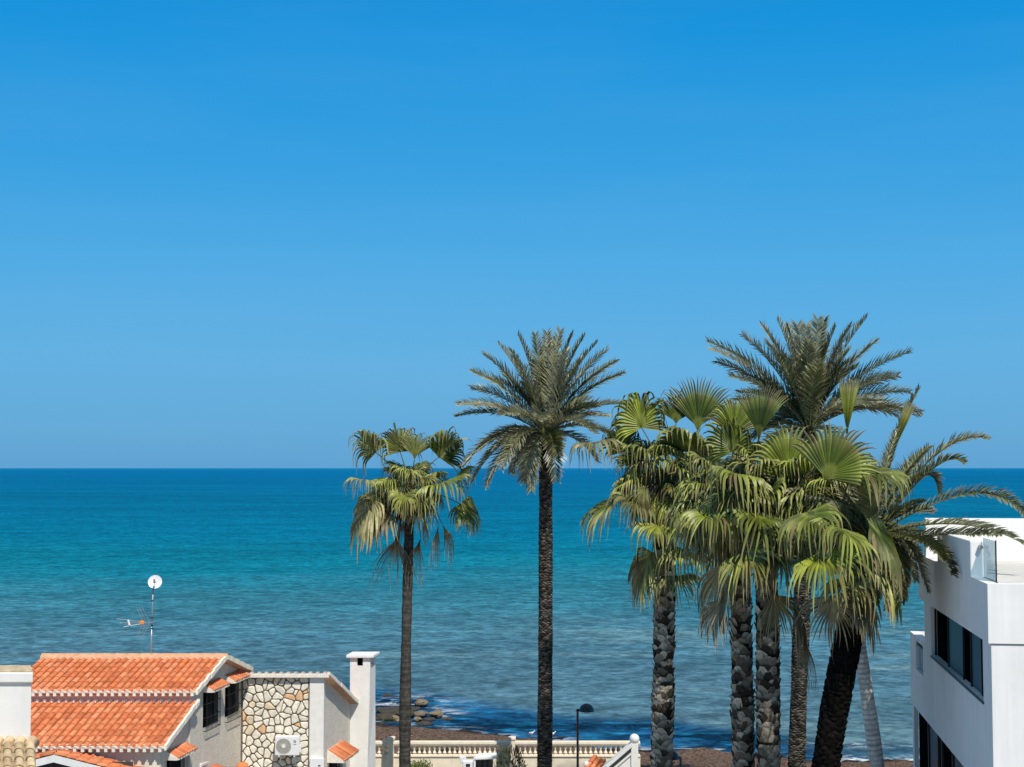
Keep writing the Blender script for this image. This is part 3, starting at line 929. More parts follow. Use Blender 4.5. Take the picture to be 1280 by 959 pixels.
# roof: white corrugated-looking front edge, tiles sloping away to the sea
fw = xR - xl + .20
o4 = Vector((xl - .02, YA - .20, zt + .10)); dr = (zts(0) - zts(LEN)) / LEN
v4 = Vector((U2.x, U2.y, -dr)); l4 = LEN + .5
mb = MB(); n4 = Vector((1, 0, 0)).cross(v4).normalized()
ncol = int(round(fw / .245)); sp4 = fw / ncol
rows4 = 10; st = v4.length * l4 / rows4; v4n = v4.normalized()
for i in range(ncol):
    for j in range(rows4):
        c = rnd.choice(ORANGE); c = mix3(c, (.72, .66, .56), .85 if j == 0 else .25)
        ring = []
        for t_, r_ in ((j * st, .085), ((j + 1) * st + .04, .10)):
            ring.append([o4 + Vector(((i + .5) * sp4, 0, 0)) + v4n * t_ + Vector((-r_ * math.cos(math.pi * q / 6), 0, 0)) + n4 * (r_ * math.sin(math.pi * q / 6) + (.02 if t_ == j * st else .0)) for q in range(7)])
        A = [mb.vert(p, c) for p in ring[0]]; B = [mb.vert(p, c) for p in ring[1]]
        for q in range(6): mb.f.append([A[q], A[q + 1], B[q + 1], B[q]])
        if j == 0: mb.f.append(A)
mb.obox(o4 - n4 * .03 + v4n * .02, (fw, 0, 0), v4n * (v4.length * l4), n4 * .045, (.5, .3, .2))
rf = mb.build("roof", M["tile"], an, smooth=True)
mb = MB(); mb.box(o4.x, o4.x + fw, YA - .22, YA - .09, zt - .01, zt + .115); mb.build("fascia", M["mortar"], rf, bevel=.01)
p_, q_ = o4 + Vector((fw - .05, 0, 0)), o4 + Vector((fw - .05, 0, 0)) + v4n * (v4.length * l4)
verge(rf, p_, q_, w_=.09, h_=.05)
# chimney behind the annex
YC = 53.3
chim = thing("chimney", P(452, 1000, YC).xy.to_3d(), "tall white roughcast chimney with a flat slab cap, right of the stone annex", "chimney")
x0, x1 = P(437.5, 850, YC).x, P(462.5, 850, YC).x; zc0 = P(450, 822, YC).z; dpt = .78
zf = P(440, 880, YC).z
sk = .155 * dpt
mb = MB()
q1 = [(x0, YC), (x1, YC), (x1 + sk, YC + dpt), (x0 + sk, YC + dpt)]
zq = P(440, 959, YC).z
def ringz(z, l, r_): return [mb.vert((x0 - l, YC - .02 * l, z)), mb.vert((x1 - r_, YC, z)), mb.vert((x1 + sk + l * .10, YC + dpt, z)), mb.vert((x0 + sk - l, YC + dpt, z))]
rg = [ringz(0, .45, .14), ringz(zq, .22, .075), ringz(zf + .2, 0, .01), ringz(zc0 - .30, 0, 0)]
for a, b_ in zip(rg, rg[1:]):
    for k in range(4): mb.f.append([a[k], a[(k + 1) % 4], b_[(k + 1) % 4], b_[k]])
mb.f.append(rg[-1])
mb.build("stack", M["white_rough"], chim)
# vent slots under the cap: four corner stubs
mb = MB()
z0_, z1_ = zc0 - .301, zc0 + .002
wv = x1 - x0
for (a, b_) in ((0, .34), (.64, 1.0)):
    for (c, d) in ((0, .30), (.70, 1.0)):
        q = [(x0 + wv * a + sk * c, YC + dpt * c), (x0 + wv * b_ + sk * c, YC + dpt * c), (x0 + wv * b_ + sk * d, YC + dpt * d), (x0 + wv * a + sk * d, YC + dpt * d)]
        mb.hexa(q, z0_, z1_)
mb.hexa([(x0 + .1, YC + .25), (x1 - .1, YC + .25), (x1, YC + dpt - .25), (x0 + .2, YC + dpt - .25)], z0_, z1_ - .002)
mb.build("vent", M["white_rough"], chim)
mb = MB(); mb.hexa([(x0 - .13, YC - .12), (x1 + .13, YC - .12), (x1 + .22 + sk * .4, YC + dpt + .12), (x0 - .02, YC + dpt + .12)], zc0, zc0 + .10)
mb.build("cap", M["white"], chim, bevel=.015)
mb = MB(); mb.hexa([(x0 + wv * .36, YC + .12), (x0 + wv * .62, YC + .12), (x0 + wv * .62, YC + .20), (x0 + wv * .36, YC + .20)], z0_ + .002, z1_ - .004)
mb.build("flue_opening", M["dark"], chim)

# air conditioner on the stone wall
ac = P(361, 941.5, YA)
acu = thing("air_conditioner", (ac.x, YA - .3, ac.z), "white outdoor air conditioner with a round fan grille mounted on the stone wall", "air conditioner")
aw, ah, ad = .80, .62, .30
yf = YA - .42; xa = ac.x - aw / 2 + .0
mb = MB(); mb.box(xa, xa + aw, yf, yf + ad, ac.z, ac.z + ah); mb.build("casing", M["white_metal"], acu, bevel=.025)
mb = MB(); c = Vector((xa + .29, yf - .004, ac.z + .31))
disc = [mb.vert(c + Vector((.245 * math.cos(2 * math.pi * k / 28), 0, .245 * math.sin(2 * math.pi * k / 28)))) for k in range(28)]
mb.f.append(disc)
fg = mb.build("fan_grille", M["grille"], acu)
mb = MB()
for r_ in (.09, .13, .17, .21, .245):
    mb.tube([c + Vector((r_ * math.cos(2 * math.pi * k / 28), -.012, r_ * math.sin(2 * math.pi * k / 28))) for k in range(29)], .005, 4, cap=False)
for k in range(26):
    a = 2 * math.pi * k / 26; mb.tube([c + Vector((.05 * math.cos(a), -.014, .05 * math.sin(a))), c + Vector((.245 * math.cos(a + .35), -.014, .245 * math.sin(a + .35)))], .005, 4)
mb.build("grille_wire", mat("grille_wire", (.62, .60, .54), .5), fg)
mb = MB(); mb.tube([c + Vector((0, -.004, 0)), c + Vector((0, -.03, 0))], .062, 16); mb.build("hub", M["white_metal"], fg)
mb = MB()   # round maker's mark and a small line under it
lc = Vector((xa + .66, yf - .004, ac.z + .46))
for k in range(12):
    a0, a1 = R(50 + 24 * k), R(50 + 24 * (k + 1))
    if k > 11: break
    mb.face([lc + Vector((math.cos(a) * r_, 0, math.sin(a) * r_)) for a, r_ in ((a0, .045), (a1, .045), (a1, .028), (a0, .028))])
mb.box(lc.x, lc.x + .045, lc.y - .001, lc.y, lc.z - .012, lc.z + .004)
mb.box(lc.x - .05, lc.x + .05, lc.y - .001, lc.y, lc.z - .105, lc.z - .092)
mb.build("emblem", M["iron"], acu)
mb = MB(); mb.box(xa + aw, xa + aw + .05, yf + .08, yf + .2, ac.z + .08, ac.z + .32); mb.build("service_cover", M["white_metal"], acu, bevel=.012)
for s_ in (.12, .62):
    mb = MB(); mb.box(xa + s_, xa + s_ + .04, yf - .02, YA + .01, ac.z - .045, ac.z - .004); mb.box(xa + s_, xa + s_ + .04, YA - .075, YA - .055, ac.z - .35, ac.z - .05)
    mb.build("bracket", M["white_metal"], acu)
# cabinet on the pillar
cb = P(396.5, 947.5, YA - .07)
cab = MB(); hw = .235
cab.box(cb.x - hw, cb.x + hw, YA - .16, YA - .072, cb.z - .62, cb.z)
cabt = thing("meter_cabinet", (cb.x, YA - .1, cb.z - .62), "small white meter cabinet on the corner pillar beside the air conditioner", "cabinet")
cab.build("body", M["white_metal"], cabt, bevel=.012)
cab = MB(); cab.box(cb.x + .04, cb.x + .12, YA - .166, YA - .161, cb.z - .26, cb.z - .22); cab.build("latch", M["iron"], cabt)
# low tiled shed roof between house and annex, only its top edge is seen
sh = thing("side_entrance_roof", P(255, 990, 46.8).xy.to_3d(), "low tiled entrance roof with white coping against the gable wall", "porch roof")
a = P(243, 957, 46.0); b_ = P(262, 949, 47.6)
mb = MB(); d_ = (b_ - a); mb.obox(a + Vector((0, 0, -.05)), d_, Vector((.22, -.03, 0)), Vector((0, 0, .10))); mb.build("coping", M["white"], sh, bevel=.015)
mb = MB(); vv = Vector((-.8, 0, .3)).normalized()
tiles(mb, a + Vector((1.15, -.1, -.62)), Vector((d_.x, d_.y, 0)).normalized(), vv, 1.5, 1.0, sp=.21, exp=.32)
mb.obox(a + Vector((.22, 0, -.34)), Vector((0, 1.3, 0)), Vector((.9, 0, -.36)), Vector((0, 0, .04)), (.5, .2, .1))
mb.build("roof", M["tile"], sh, smooth=True)
mb = MB(); mb.box(a.x + .98, a.x + 1.10, a.y, a.y + 2.2, 0, a.z - .5); mb.build("wall", M["cream"], sh)
tp = thing("terracotta_pot", (P(303, 959, 48.9).x, 48.9, 0), "round terracotta finial pot at the foot of the stone wall", "pot")
zp = P(303, 953, 48.9).z
mb = MB(); mb.box(P(303, 959, 48.9).x - .14, P(303, 959, 48.9).x + .14, 48.76, 49.04, 0, zp - .42); mb.build("plinth", M["cream"], tp, bevel=.01)
mb = MB(); mb.lathe([(.10, -.42), (.17, -.3), (.21, -.15), (.17, -.04), (.08, 0)], (P(303, 959, 48.9).x, 48.9, zp), 16, (.66, .24, .10)); mb.build("pot", M["tile"], tp, smooth=True)

# ------------------------------------------------------------------ white modern building at right
mbx = lambda Y: 8.83 + .1405 * (Y - 27.5)
BU = Vector((.1405, 1, 0)).normalized(); BNn = Vector((-BU.y, BU.x, 0))   # outward = left
BF = Vector((BU.y, -BU.x, 0))                                             # along the front, to the right
BS = 1.13
def B3(Y, z, inn=0.0): return Vector((mbx(Y) * BS, Y * BS, z)) + BF * inn
bld = thing("modern_building", (13, 36, 0), "white flat roofed modern building with ribbon windows at the right edge", "building")
z_seam = P(1234, 805, 27.5 * BS).z; z_par = P(1233, 730, 27.5 * BS).z; z_slab = P(1141, 888, 38.0 * BS).z
Y0, Y1, Y2 = 27.5, 36.5, 39.3
WD = 6.6
def side_wall_left(mb, ya, yb, z0, z1, holes=(), depth=.18, inn=0.0):
    """left facade sheet between depths; holes in (Y0,Y1,z0,z1)"""
    yy = sorted({ya, yb, *[h[0] for h in holes], *[h[1] for h in holes]}); zz = sorted({z0, z1, *[h[2] for h in holes], *[h[3] for h in holes]})
    for a, b_ in zip(yy, yy[1:]):
        for c, d in zip(zz, zz[1:]):
            if any(h[0] < (a + b_) / 2 < h[1] and h[2] < (c + d) / 2 < h[3] for h in holes): continue
            mb.face([B3(b_, c, inn), B3(a, c, inn), B3(a, d, inn), B3(b_, d, inn)])
    for a, b_, c, d in holes:
        mb.face([B3(a, c, inn), B3(a, c, inn + depth), B3(a, d, inn + depth), B3(a, d, inn)])
        mb.face([B3(b_, c, inn + depth), B3(b_, c, inn), B3(b_, d, inn), B3(b_, d, inn + depth)])
        mb.face([B3(a, c, inn), B3(b_, c, inn), B3(b_, c, inn + depth), B3(a, c, inn + depth)])
        mb.face([B3(a, d, inn + depth), B3(b_, d, inn + depth), B3(b_, d, inn), B3(a, d, inn)])
zw0, zw1 = 8.0, z_seam - .004
mb = MB()
side_wall_left(mb, Y0, Y1, z_slab, z_seam, [(28.4, 35.4, zw0, zw1)])
mb.face([B3(Y0, 0), B3(Y0, 0, WD), B3(Y0, z_seam - .02, WD), B3(Y0, z_seam - .02)])   # front lower (sunlit)
mb.face([B3(Y1, z_slab), B3(Y1, z_seam), B3(Y1, z_seam, WD), B3(Y1, z_slab, WD)])
mb.face([B3(Y0, z_slab), B3(Y2, z_slab), B3(Y2, z_slab, 1.2), B3(Y0, z_slab, 1.2)])
mb.build("wall", M["building"], bld)
# ground storey, recessed with glazing
mb = MB()
mb.face([B3(Y2 - .4, 0, .16), B3(Y0 + .02, 0, .16), B3(Y0 + .02, z_slab + .01, .16), B3(Y2 - .4, z_slab + .01, .16)])
mb.face([B3(Y2 - .4, 0, .16), B3(Y2 - .4, z_slab, .16), B3(Y2 - .4, z_slab, WD), B3(Y2 - .4, 0, WD)])
gw = mb.build("ground_floor_glazing", M["dark"], bld)
for yy in (36.8, 35.2, 34.6, 33.0, 31.4):
    mb = MB(); mb.obox(B3(yy, 0, .10), BU * .10, BF * .055, Vector((0, 0, z_slab))); mb.build("mullion", M["iron"], gw)
for a, b_ in ((35.35, 36.75), (31.5, 32.9)):
    mb = MB(); mb.face([B3(b_, .1, .14), B3(a, .1, .14), B3(a, z_slab - .1, .14), B3(b_, z_slab - .1, .14)]); mb.build("pane", M["skypane"], gw)
mb = MB(); mb.obox(B3(Y2 - .42, 0, .02), BU * .36, BF * .12, Vector((0, 0, z_slab - .003))); mb.build("column", M["building"], bld)
# ribbon window
mb = MB(); mb.face([B3(35.4, zw0, .17), B3(28.4, zw0, .17), B3(28.4, zw1, .17), B3(35.4, zw1, .17)])
rw_ = mb.build("ribbon_window", M["dark"], bld); tag(rw_, "long dark window band along the shaded side")
for a, b_ in ((31.3, 33.3), (29.1, 30.3)):
    mb = MB(); mb.face([B3(b_, zw0 + .05, .12), B3(a, zw0 + .05, .12), B3(a, zw1 - .02, .12), B3(b_, zw1 - .02, .12)]); mb.build("pane", M["skypane"], rw_)
for yy in (35.34, 33.31, 31.27, 30.31, 29.07):
    mb = MB(); mb.obox(B3(yy, zw0, .09), BU * .03, BF * .05, Vector((0, 0, zw1 - zw0 - .002))); mb.build("mullion", M["iron"], rw_)
mb = MB(); mb.obox(B3(28.35, zw0 - .055, -.03), BU * 7.1 * BS, BF * .2, Vector((0, 0, .052))); mb.build("sill", mat("dark_sill", (.05, .07, .09), .4), rw_)
# upper volume (parapet band), 6 cm proud
PR = -.06
YF = 37.1
mb = MB()
side_wall_left(mb, Y0 - .03, YF, z_seam + .012, z_par, inn=PR)
mb.face([B3(Y0 - .03, z_seam + .012, PR), B3(Y0 - .03, z_seam + .012, WD), B3(Y0 - .03, z_par, WD), B3(Y0 - .03, z_par, PR)])
mb.face([B3(YF, z_seam + .012, PR), B3(YF, z_par, PR), B3(YF, z_par, WD), B3(YF, z_seam + .012, WD)])
mb.face([B3(Y0 - .03, z_seam + .012, PR), B3(YF, z_seam + .012, PR), B3(YF, z_seam + .012, WD), B3(Y0 - .03, z_seam + .012, WD)])
mb.build("parapet_band", M["building"], bld)
mb = MB()   # top faces of the low parapet
mb.face([B3(Y0 - .03, z_par, PR), B3(Y0 - .03, z_par, PR + .24), B3(YF, z_par, PR + .24), B3(YF, z_par, PR)])
mb.face([B3(Y0 - .03, z_par, PR + .24), B3(Y0 - .03, z_par, WD), B3(Y0 + .21, z_par, WD), B3(Y0 + .21, z_par, PR + .24)])
mb.face([B3(Y0 + .21, z_par, PR + .24), B3(Y0 + .21, z_par, WD), B3(Y0 + .21, z_par - .2, WD), B3(Y0 + .21, z_par - .2, PR + .24)])
mb.face([B3(Y0 + .21, z_par, PR + .24), B3(YF, z_par, PR + .24), B3(YF, z_par - .2, PR + .24), B3(Y0 + .21, z_par - .2, PR + .24)])
mb.build("coping", M["building"], bld)
mb = MB(); zfl = z_par - .12
mb.face([B3(Y0 + .2, zfl, .1), B3(Y0 + .2, zfl, WD), B3(YF - .1, zfl, WD), B3(YF - .1, zfl, .1)]); mb.build("terrace_floor", M["terrace"], bld)
# high side wall and its chamfered front end
zhi = P(1212, 676, 29.35 * BS).z
mb = MB(); q = [B3(29.35, 0, PR + .004).xy, B3(29.35, 0, PR + .36).xy, B3(33.8, 0, PR + .36).xy, B3(33.8, 0, PR + .004).xy]
mb.hexa(q, z_par - .05, zhi); mb.build("high_parapet", M["building"], bld, bevel=.03)
mb = MB(); lp = B3(29.33, P(1220, 684, 29.3 * BS).z, .16); mb.tube([lp, lp - BU * .09], .05, 14); mb.build("wall_lamp", M["grille"], bld)
# far wall of the roof terrace
zfw = P(1230, 648, 36.0 * BS).z
xa_ = P(1157, 660, 36.0 * BS).x; pa = Vector((xa_, 36.0 * BS, zfl))
mb = MB(); mb.obox(pa, BF * 8.5, BU * .3, Vector((0, 0, zfw - zfl))); mb.build("terrace_wall", M["building"], bld, bevel=.01)
# glass return beside the step
mb = MB(); mb.obox(B3(28.0, zfl + .12, .22), BU * 1.50, BF * .016, Vector((0, 0, .86))); gp = mb.build("glass_panel", M["clear"], bld)
mb = MB(); mb.obox(B3(27.985, zfl + .05, .212), BU * .014, BF * .03, Vector((0, 0, .95))); mb.build("edge_trim", M["iron"], gp)
mb = MB(); mb.obox(B3(27.99, zfl + .06, .20), BU * 1.51, BF * .06, Vector((0, 0, .06))); mb.build("channel", M["steel"], gp)
# sea-side balcony at the far end: parapet with a notch of glass
zb1 = P(1145, 796, 38.0 * BS).z
mb = MB()
side_wall_left(mb, Y1, Y2, z_slab, zb1, [(36.85, 38.2, zb1 - .95, zb1 - .12)], .16)
mb.face([B3(Y1, zb1), B3(Y2, zb1), B3(Y2, zb1, .24), B3(Y1, zb1, .24)][::-1])
mb.face([B3(Y2, z_slab), B3(Y2, zb1), B3(Y2, zb1, WD), B3(Y2, z_slab, WD)])
mb.face([B3(Y1, z_slab + .8, .24), B3(Y2, z_slab + .8, .24), B3(Y2, zb1, .24), B3(Y1, zb1, .24)])
bal = mb.build("balcony", M["building"], bld)
mb = MB(); mb.obox(B3(36.85, zb1 - .95, .10), BU * 1.52, BF * .015, Vector((0, 0, .83))); mb.build("balcony_glass", mat("balcony_glass", (.16, .30, .40), .08, .05, 1, spec=1.0), bal)
mb = MB(); mb.obox(B3(36.85, zb1 - .24, .02), BU * 1.52, BF * .05, Vector((0, 0, .05))); mb.build("handrail", M["iron"], bal)

# ------------------------------------------------------------------ balustrade wall
YW = 60.0
zrail = P(560, 926.5, YW).z; sc_ = YW / F
bw = thing("balustrade_wall", (-1, YW, 0), "long cream garden wall topped by a row of turned balusters facing the sea", "balustrade")
xw0, xw1 = P(420, 930, YW).x, P(800, 930, YW).x
zb0 = zrail - .17; zlow = zrail - .53
mb = MB(); mb.box(xw0, xw1, YW - .11, YW + .11, 0, zlow - .075); mb.build("wall", M["balustrade"], bw)
mb = MB(); mb.box(xw0, xw1, YW - .16, YW + .16, zlow - .074, zlow); mb.build("plinth", M["balustrade"], bw, bevel=.012)
mb = MB(); mb.box(xw0, xw1, YW - .15, YW + .15, zrail - .115, zrail); mb.box(xw0, xw1, YW - .12, YW + .12, zrail - .165, zrail - .117)
mb.build("top_rail", M["balustrade"], bw, bevel=.018)
bh = zrail - .166 - zlow
prof = [(.072, 0), (.072, .05), (.038, .06), (.034, .10), (.058, .14), (.079, .20), (.074, .26), (.052, .32), (.034, .40), (.030, .50), (.036, .60), (.050, .68), (.056, .74), (.04, .80), (.072, .88), (.072, 1.0)]
mb = MB(); mb.lathe([(r_, z_ * bh) for r_, z_ in prof], (0, 0, 0), 12)
pil_x = [P(489, 930, YW).x, P(640, 930, YW).x]
pil_x.append(2 * pil_x[1] - pil_x[0])
proto = None; x_ = xw0 + .12
while x_ < xw1 - .1:
    if all(abs(x_ - p) > .2 for p in pil_x):
        if proto is None:
            ob = mb.build("baluster", M["balustrade"], bw, smooth=True, local=True); proto = ob
        else:
            ob = proto.copy(); COL.objects.link(ob); ob.parent = bw
        ob.location = Vector((x_, YW, zlow)) - bw.location
    x_ += .2015
for p in pil_x[:2]:
    mb = MB(); mb.box(p - .115, p + .115, YW - .18, YW + .18, 0, zrail + .07); mb.box(p - .15, p + .15, YW - .21, YW + .21, zrail + .072, zrail + .16)
    mb.build("pillar", M["balustrade"], bw, bevel=.012)

# stair wall with a ball finial
YS = 58.9
stw = thing("stair_wall", (P(780, 950, YS).x, YS, 0), "white sloping stair parapet with a ball finial on its end post", "stair parapet")
bc = P(793, 923.5, YS); px0, px1 = P(788.5, 940, YS).x, P(797.5, 940, YS).x
ztp = P(793, 929, YS).z
mb = MB(); mb.box(px0, px1, YS - .14, YS + .14, 0, ztp); mb.build("post", M["white"], stw, bevel=.01)
mb = MB(); mb.lathe([(.09, -.22), (.09, -.17)] + [(.195 * math.cos(R(a)), .195 * math.sin(R(a))) for a in range(-60, 91, 15)], bc, 20); mb.build("finial", M["white"], stw, smooth=True)
a = P(790, 930.5, YS); b_ = P(725, 986, YS)
mb = MB(); d_ = b_ - a
mb.obox(a + Vector((0, -.26, -.05)), d_, (0, .5, 0), (0, 0, .15)); mb.build("coping", M["white"], stw, bevel=.012)
mb = MB(); mb.obox(a + Vector((.02, -.10, -.20)), d_, (0, .2, 0), (0, 0, .149)); mb.build("coping_shadow", mat("coping_shadow_grey", (.22, .20, .18), .9), stw)  # grey strip painting in the shadow under the coping
mb = MB()
q = [Vector((px0, YS - .06, 0)), Vector((px0, YS - .06, a.z - .34)), b_ + Vector((0, -.06, -.34)), Vector((b_.x, YS - .06, 0))]
q[2].y = YS - .06
A = [mb.vert(p) for p in q]; Bq = [mb.vert(p + Vector((0, .12, 0))) for p in q]
mb.f += [A, Bq[::-1]]
for i in range(4): mb.f.append([A[i], Bq[i], Bq[(i + 1) % 4], A[(i + 1) % 4]])
mb.build("panel", M["white_rough"], stw)
mb = MB(); mb.obox(a + Vector((0, -.13, -.36)), d_, (0, .26, 0), (0, 0, .10)); mb.build("lower_moulding", M["white"], stw, bevel=.01)
for xx in (765.5, 768.8):
    xq = P(xx, 950, YS).x; mb = MB(); mb.box(xq - .03, xq + .03, YS - .10, YS - .062, 0, P(xx, 953, YS).z - .2); mb.build("rib", M["white"], stw)

# little tiled gate roof
YG = 45.5
gt = thing("gate_roof", (P(741, 959, YG).x, YG, 0), "little orange tiled gate roof on white posts, in front of the stair parapet", "gate roof")
apx = P(742, 943.5, YG); lft = P(722, 959, YG); rgt = P(759, 952.5, YG)
u_ = (rgt - apx); u_.y = 0.2; w_ = u_.length; u_.normalize()
v_ = (apx - lft); v_.y = 1.0; l_ = v_.length; v_.normalize()
mb = MB()
oo = apx - v_ * (l_ + .35)
tiles(mb, oo, u_, v_, w_, l_ + .35, sp=.15, exp=.42, r=.066, lift=.02)
n_ = u_.cross(v_).normalized()
if n_.z < 0: n_ = -n_
mb.obox(oo - n_ * .08, u_ * w_, v_ * (l_ + .35), n_ * .07, (.55, .2, .1))
mb.build("roof", M["tile"], gt, smooth=True)
for pp in (P(732, 959, YG), P(752, 959, YG)):
    mb = MB(); mb.box(pp.x - .09, pp.x + .09, YG + .1, YG + .3, 0, pp.z - .35); mb.build("post", M["white"], gt)
mb = MB(); mb.lathe([(.04, -.3), (.07, -.05), (.085, .05), (.05, .12), (.0, .14)], P(733, 957, YG - .45), 12); mb.build("finial", M["white"], gt, smooth=True)

# white garden kiosk
YK = 57.8
kx0, kx1, kx2 = P(577, 950, YK).x, P(594, 950, YK).x, P(618, 950, YK).x
zk = P(600, 943.5, YK).z
ks = thing("garden_kiosk", (kx1, YK, 0), "small white kiosk with a slanted slab roof over a dark opening, by the shrub", "kiosk")
mb = MB(); q = [P(595, 946.5, YK), P(617, 945.5, YK)]
mb.obox(q[0] + Vector((-.05, -.25, -.07)), (q[1] - q[0]) + Vector((.08, 0, 0)), Vector((.10, .62, .03)), Vector((0, 0, .12))); mb.build("roof_slab", M["white"], ks, bevel=.03)
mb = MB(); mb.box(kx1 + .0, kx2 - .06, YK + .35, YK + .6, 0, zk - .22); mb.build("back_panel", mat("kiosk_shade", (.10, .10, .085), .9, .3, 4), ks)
for s_ in (.22, .42):
    mb = MB(); mb.box(kx1 + s_, kx1 + s_ + .10, YK + .335, YK + .348, .3, zk - .25); mb.build("shutter", M["iron"], ks)
mb = MB(); mb.box(kx1 - .06, kx1 + .02, YK - .2, YK + .34, 0, zk - .14)
mb.build("post", M["white_metal"], ks)
wv = MB(); wv.box(kx0 + .04, kx1 - .062, YK - .1, YK + .2, 0, zk - .22); pn = wv.build("side_unit", M["white_metal"], ks, bevel=.04)
mb = MB(); mb.box(kx0 + .17, kx0 + .33, YK - .115, YK - .102, zk - .44, zk - .33); mb.build("slot", M["iron"], pn)
for s_ in (.16, .42):
    mb = MB(); mb.tube([(kx0 + s_, YK - .115, zk - .78), (kx0 + s_, YK - .09, zk - .78)], .085, 14); mb.build("round_opening", M["iron"], pn)
mb = MB(); mb.obox((kx0 - .04, YK - .05, zk - .32), (.24, 0, .05), (0, .2, 0), (-.05, 0, .24)); mb.build("side_fin", M["white_metal"], ks, bevel=.03)


# ------------------------------------------------------------------ street lamps
def lamp(px, ptop, Y, head_dir, label, top_z=3.80):
    base = Vector((P(px, 900, Y).x, Y, 0))
    t = thing("street_lamp", base, label, "street lamp", "street lamps by the beach wall")
    mb = MB(); mb.lathe([(.09, 0), (.09, .5), (.06, .55), (.048, 1.0), (.042, top_z - .1), (.05, top_z - .08), (.05, top_z + .02), (.02, top_z + .04)], base, 12); mb.build("pole", M["lamp"], t, smooth=True)
    hc = base + Vector((head_dir * .34, -.02, top_z - .04))
    mb = MB(); mb.tube([base + Vector((0, 0, top_z - .03)), hc], .028, 8); mb.build("arm", M["lamp"], t)
    mb = MB()
    mb.lathe([(.30, -.012), (.30, .0), (.275, .09), (.235, .165), (.165, .235), (.08, .27), (.0, .278)], hc, 24); sh_ = mb.build("lamp_shade", M["lamp"], t, smooth=True)
    mb = MB(); mb.lathe([(.05, -.05), (.18, -.045), (.22, -.014)], hc, 18); mb.build("diffuser", mat("lamp_diffuser", (.45, .48, .5), .3), sh_, smooth=True)
    return t
lamp(722, 888, 57.0, 1, "slim dark street lamp with a dome head, standing left of the stair parapet")
lamp(850.5, 945, 51.3, -1, "dark dome street lamp half hidden behind a rough palm trunk", 3.12)


# ------------------------------------------------------------------ palms
def bez(p0, p1, p2, t): return p0 * ((1 - t) ** 2) + p1 * (2 * t * (1 - t)) + p2 * (t * t)


def date_frond(root, p0, p1, p2, rr, lmax=.42, tone=0.0, name="frond", dead=0.0):
    mb = MB(); n = 46
    UP = Vector((0, 0, 1))
    pts = [bez(p0, p1, p2, i / n) for i in range(n + 1)]
    L_ = sum((a - b_).length for a, b_ in zip(pts, pts[1:]))
    stalk = (.20, .21, .07) if not dead else (.26, .17, .09)
    mb.tube(pts[::3] + [pts[-1]], [lerp(.032, .006, i / (len(pts[::3]))) for i in range(len(pts[::3]) + 1)], 5, stalk)
    roll = rr.uniform(-.7, .7)
    base_c = mix3((.070, .086, .036), (.22, .225, .082), rr.random())
    base_c = mix3(base_c, (.38, .37, .25), max(0, tone))
    if dead: base_c = mix3(base_c, (.30, .20, .11), dead)
    for i in range(5, n + 1):
        t = i / n
        tan = (pts[min(i + 1, n)] - pts[i - 1]).normalized()
        side = tan.cross(UP)
        if side.length < .15: side = tan.cross(Vector((0, 1, 0)))
        side.normalize(); nn = side.cross(tan)
        side = side * math.cos(roll * t) + nn * math.sin(roll * t); nn = side.cross(tan)
        ll = lmax * min(1, .30 + 2.6 * (t - .1)) * (1 if t < .6 else lerp(1, .42, (t - .6) / .4))
        for s_ in (-1, 1):
            for rank in (0, 1):
                if rr.random() < .06: continue
                fwd = lerp(.55, 1.05, t) + rr.uniform(-.12, .12)
                lift = (.55 if rank else .12) + rr.uniform(-.15, .15)
                d = (tan * fwd + side * s_ * .80 + nn * lift).normalized()
                l_ = ll * rr.uniform(.82, 1.12)
                q0 = pts[i] + tan * rr.uniform(-.02, .02)
                q1 = q0 + d * (l_ * .5)
                d2 = (d + Vector((0, 0, -1)) * rr.uniform(.05, .35)).normalized()
                q2 = q1 + d2 * (l_ * .5)
                wv_ = d.cross(nn if rank == 0 else tan)
                if wv_.length < .1: wv_ = d.cross(UP)
                wv_ = wv_.normalized() * .026
                k = rr.uniform(.55, 1.5); c = tuple(x * k for x in base_c)
                tipc = mix3(c, (.36, .32, .19), .6 + .3 * dead)
                i0 = mb.vert(q0 - wv_ * .6, c); i1 = mb.vert(q0 + wv_ * .6, c); i2 = mb.vert(q1 + wv_, c); i3 = mb.vert(q1 - wv_, c); i4 = mb.vert(q2, tipc)
                mb.f += [[i0, i1, i2, i3], [i3, i2, i4]]
    return mb.build(name, M["date"], root)


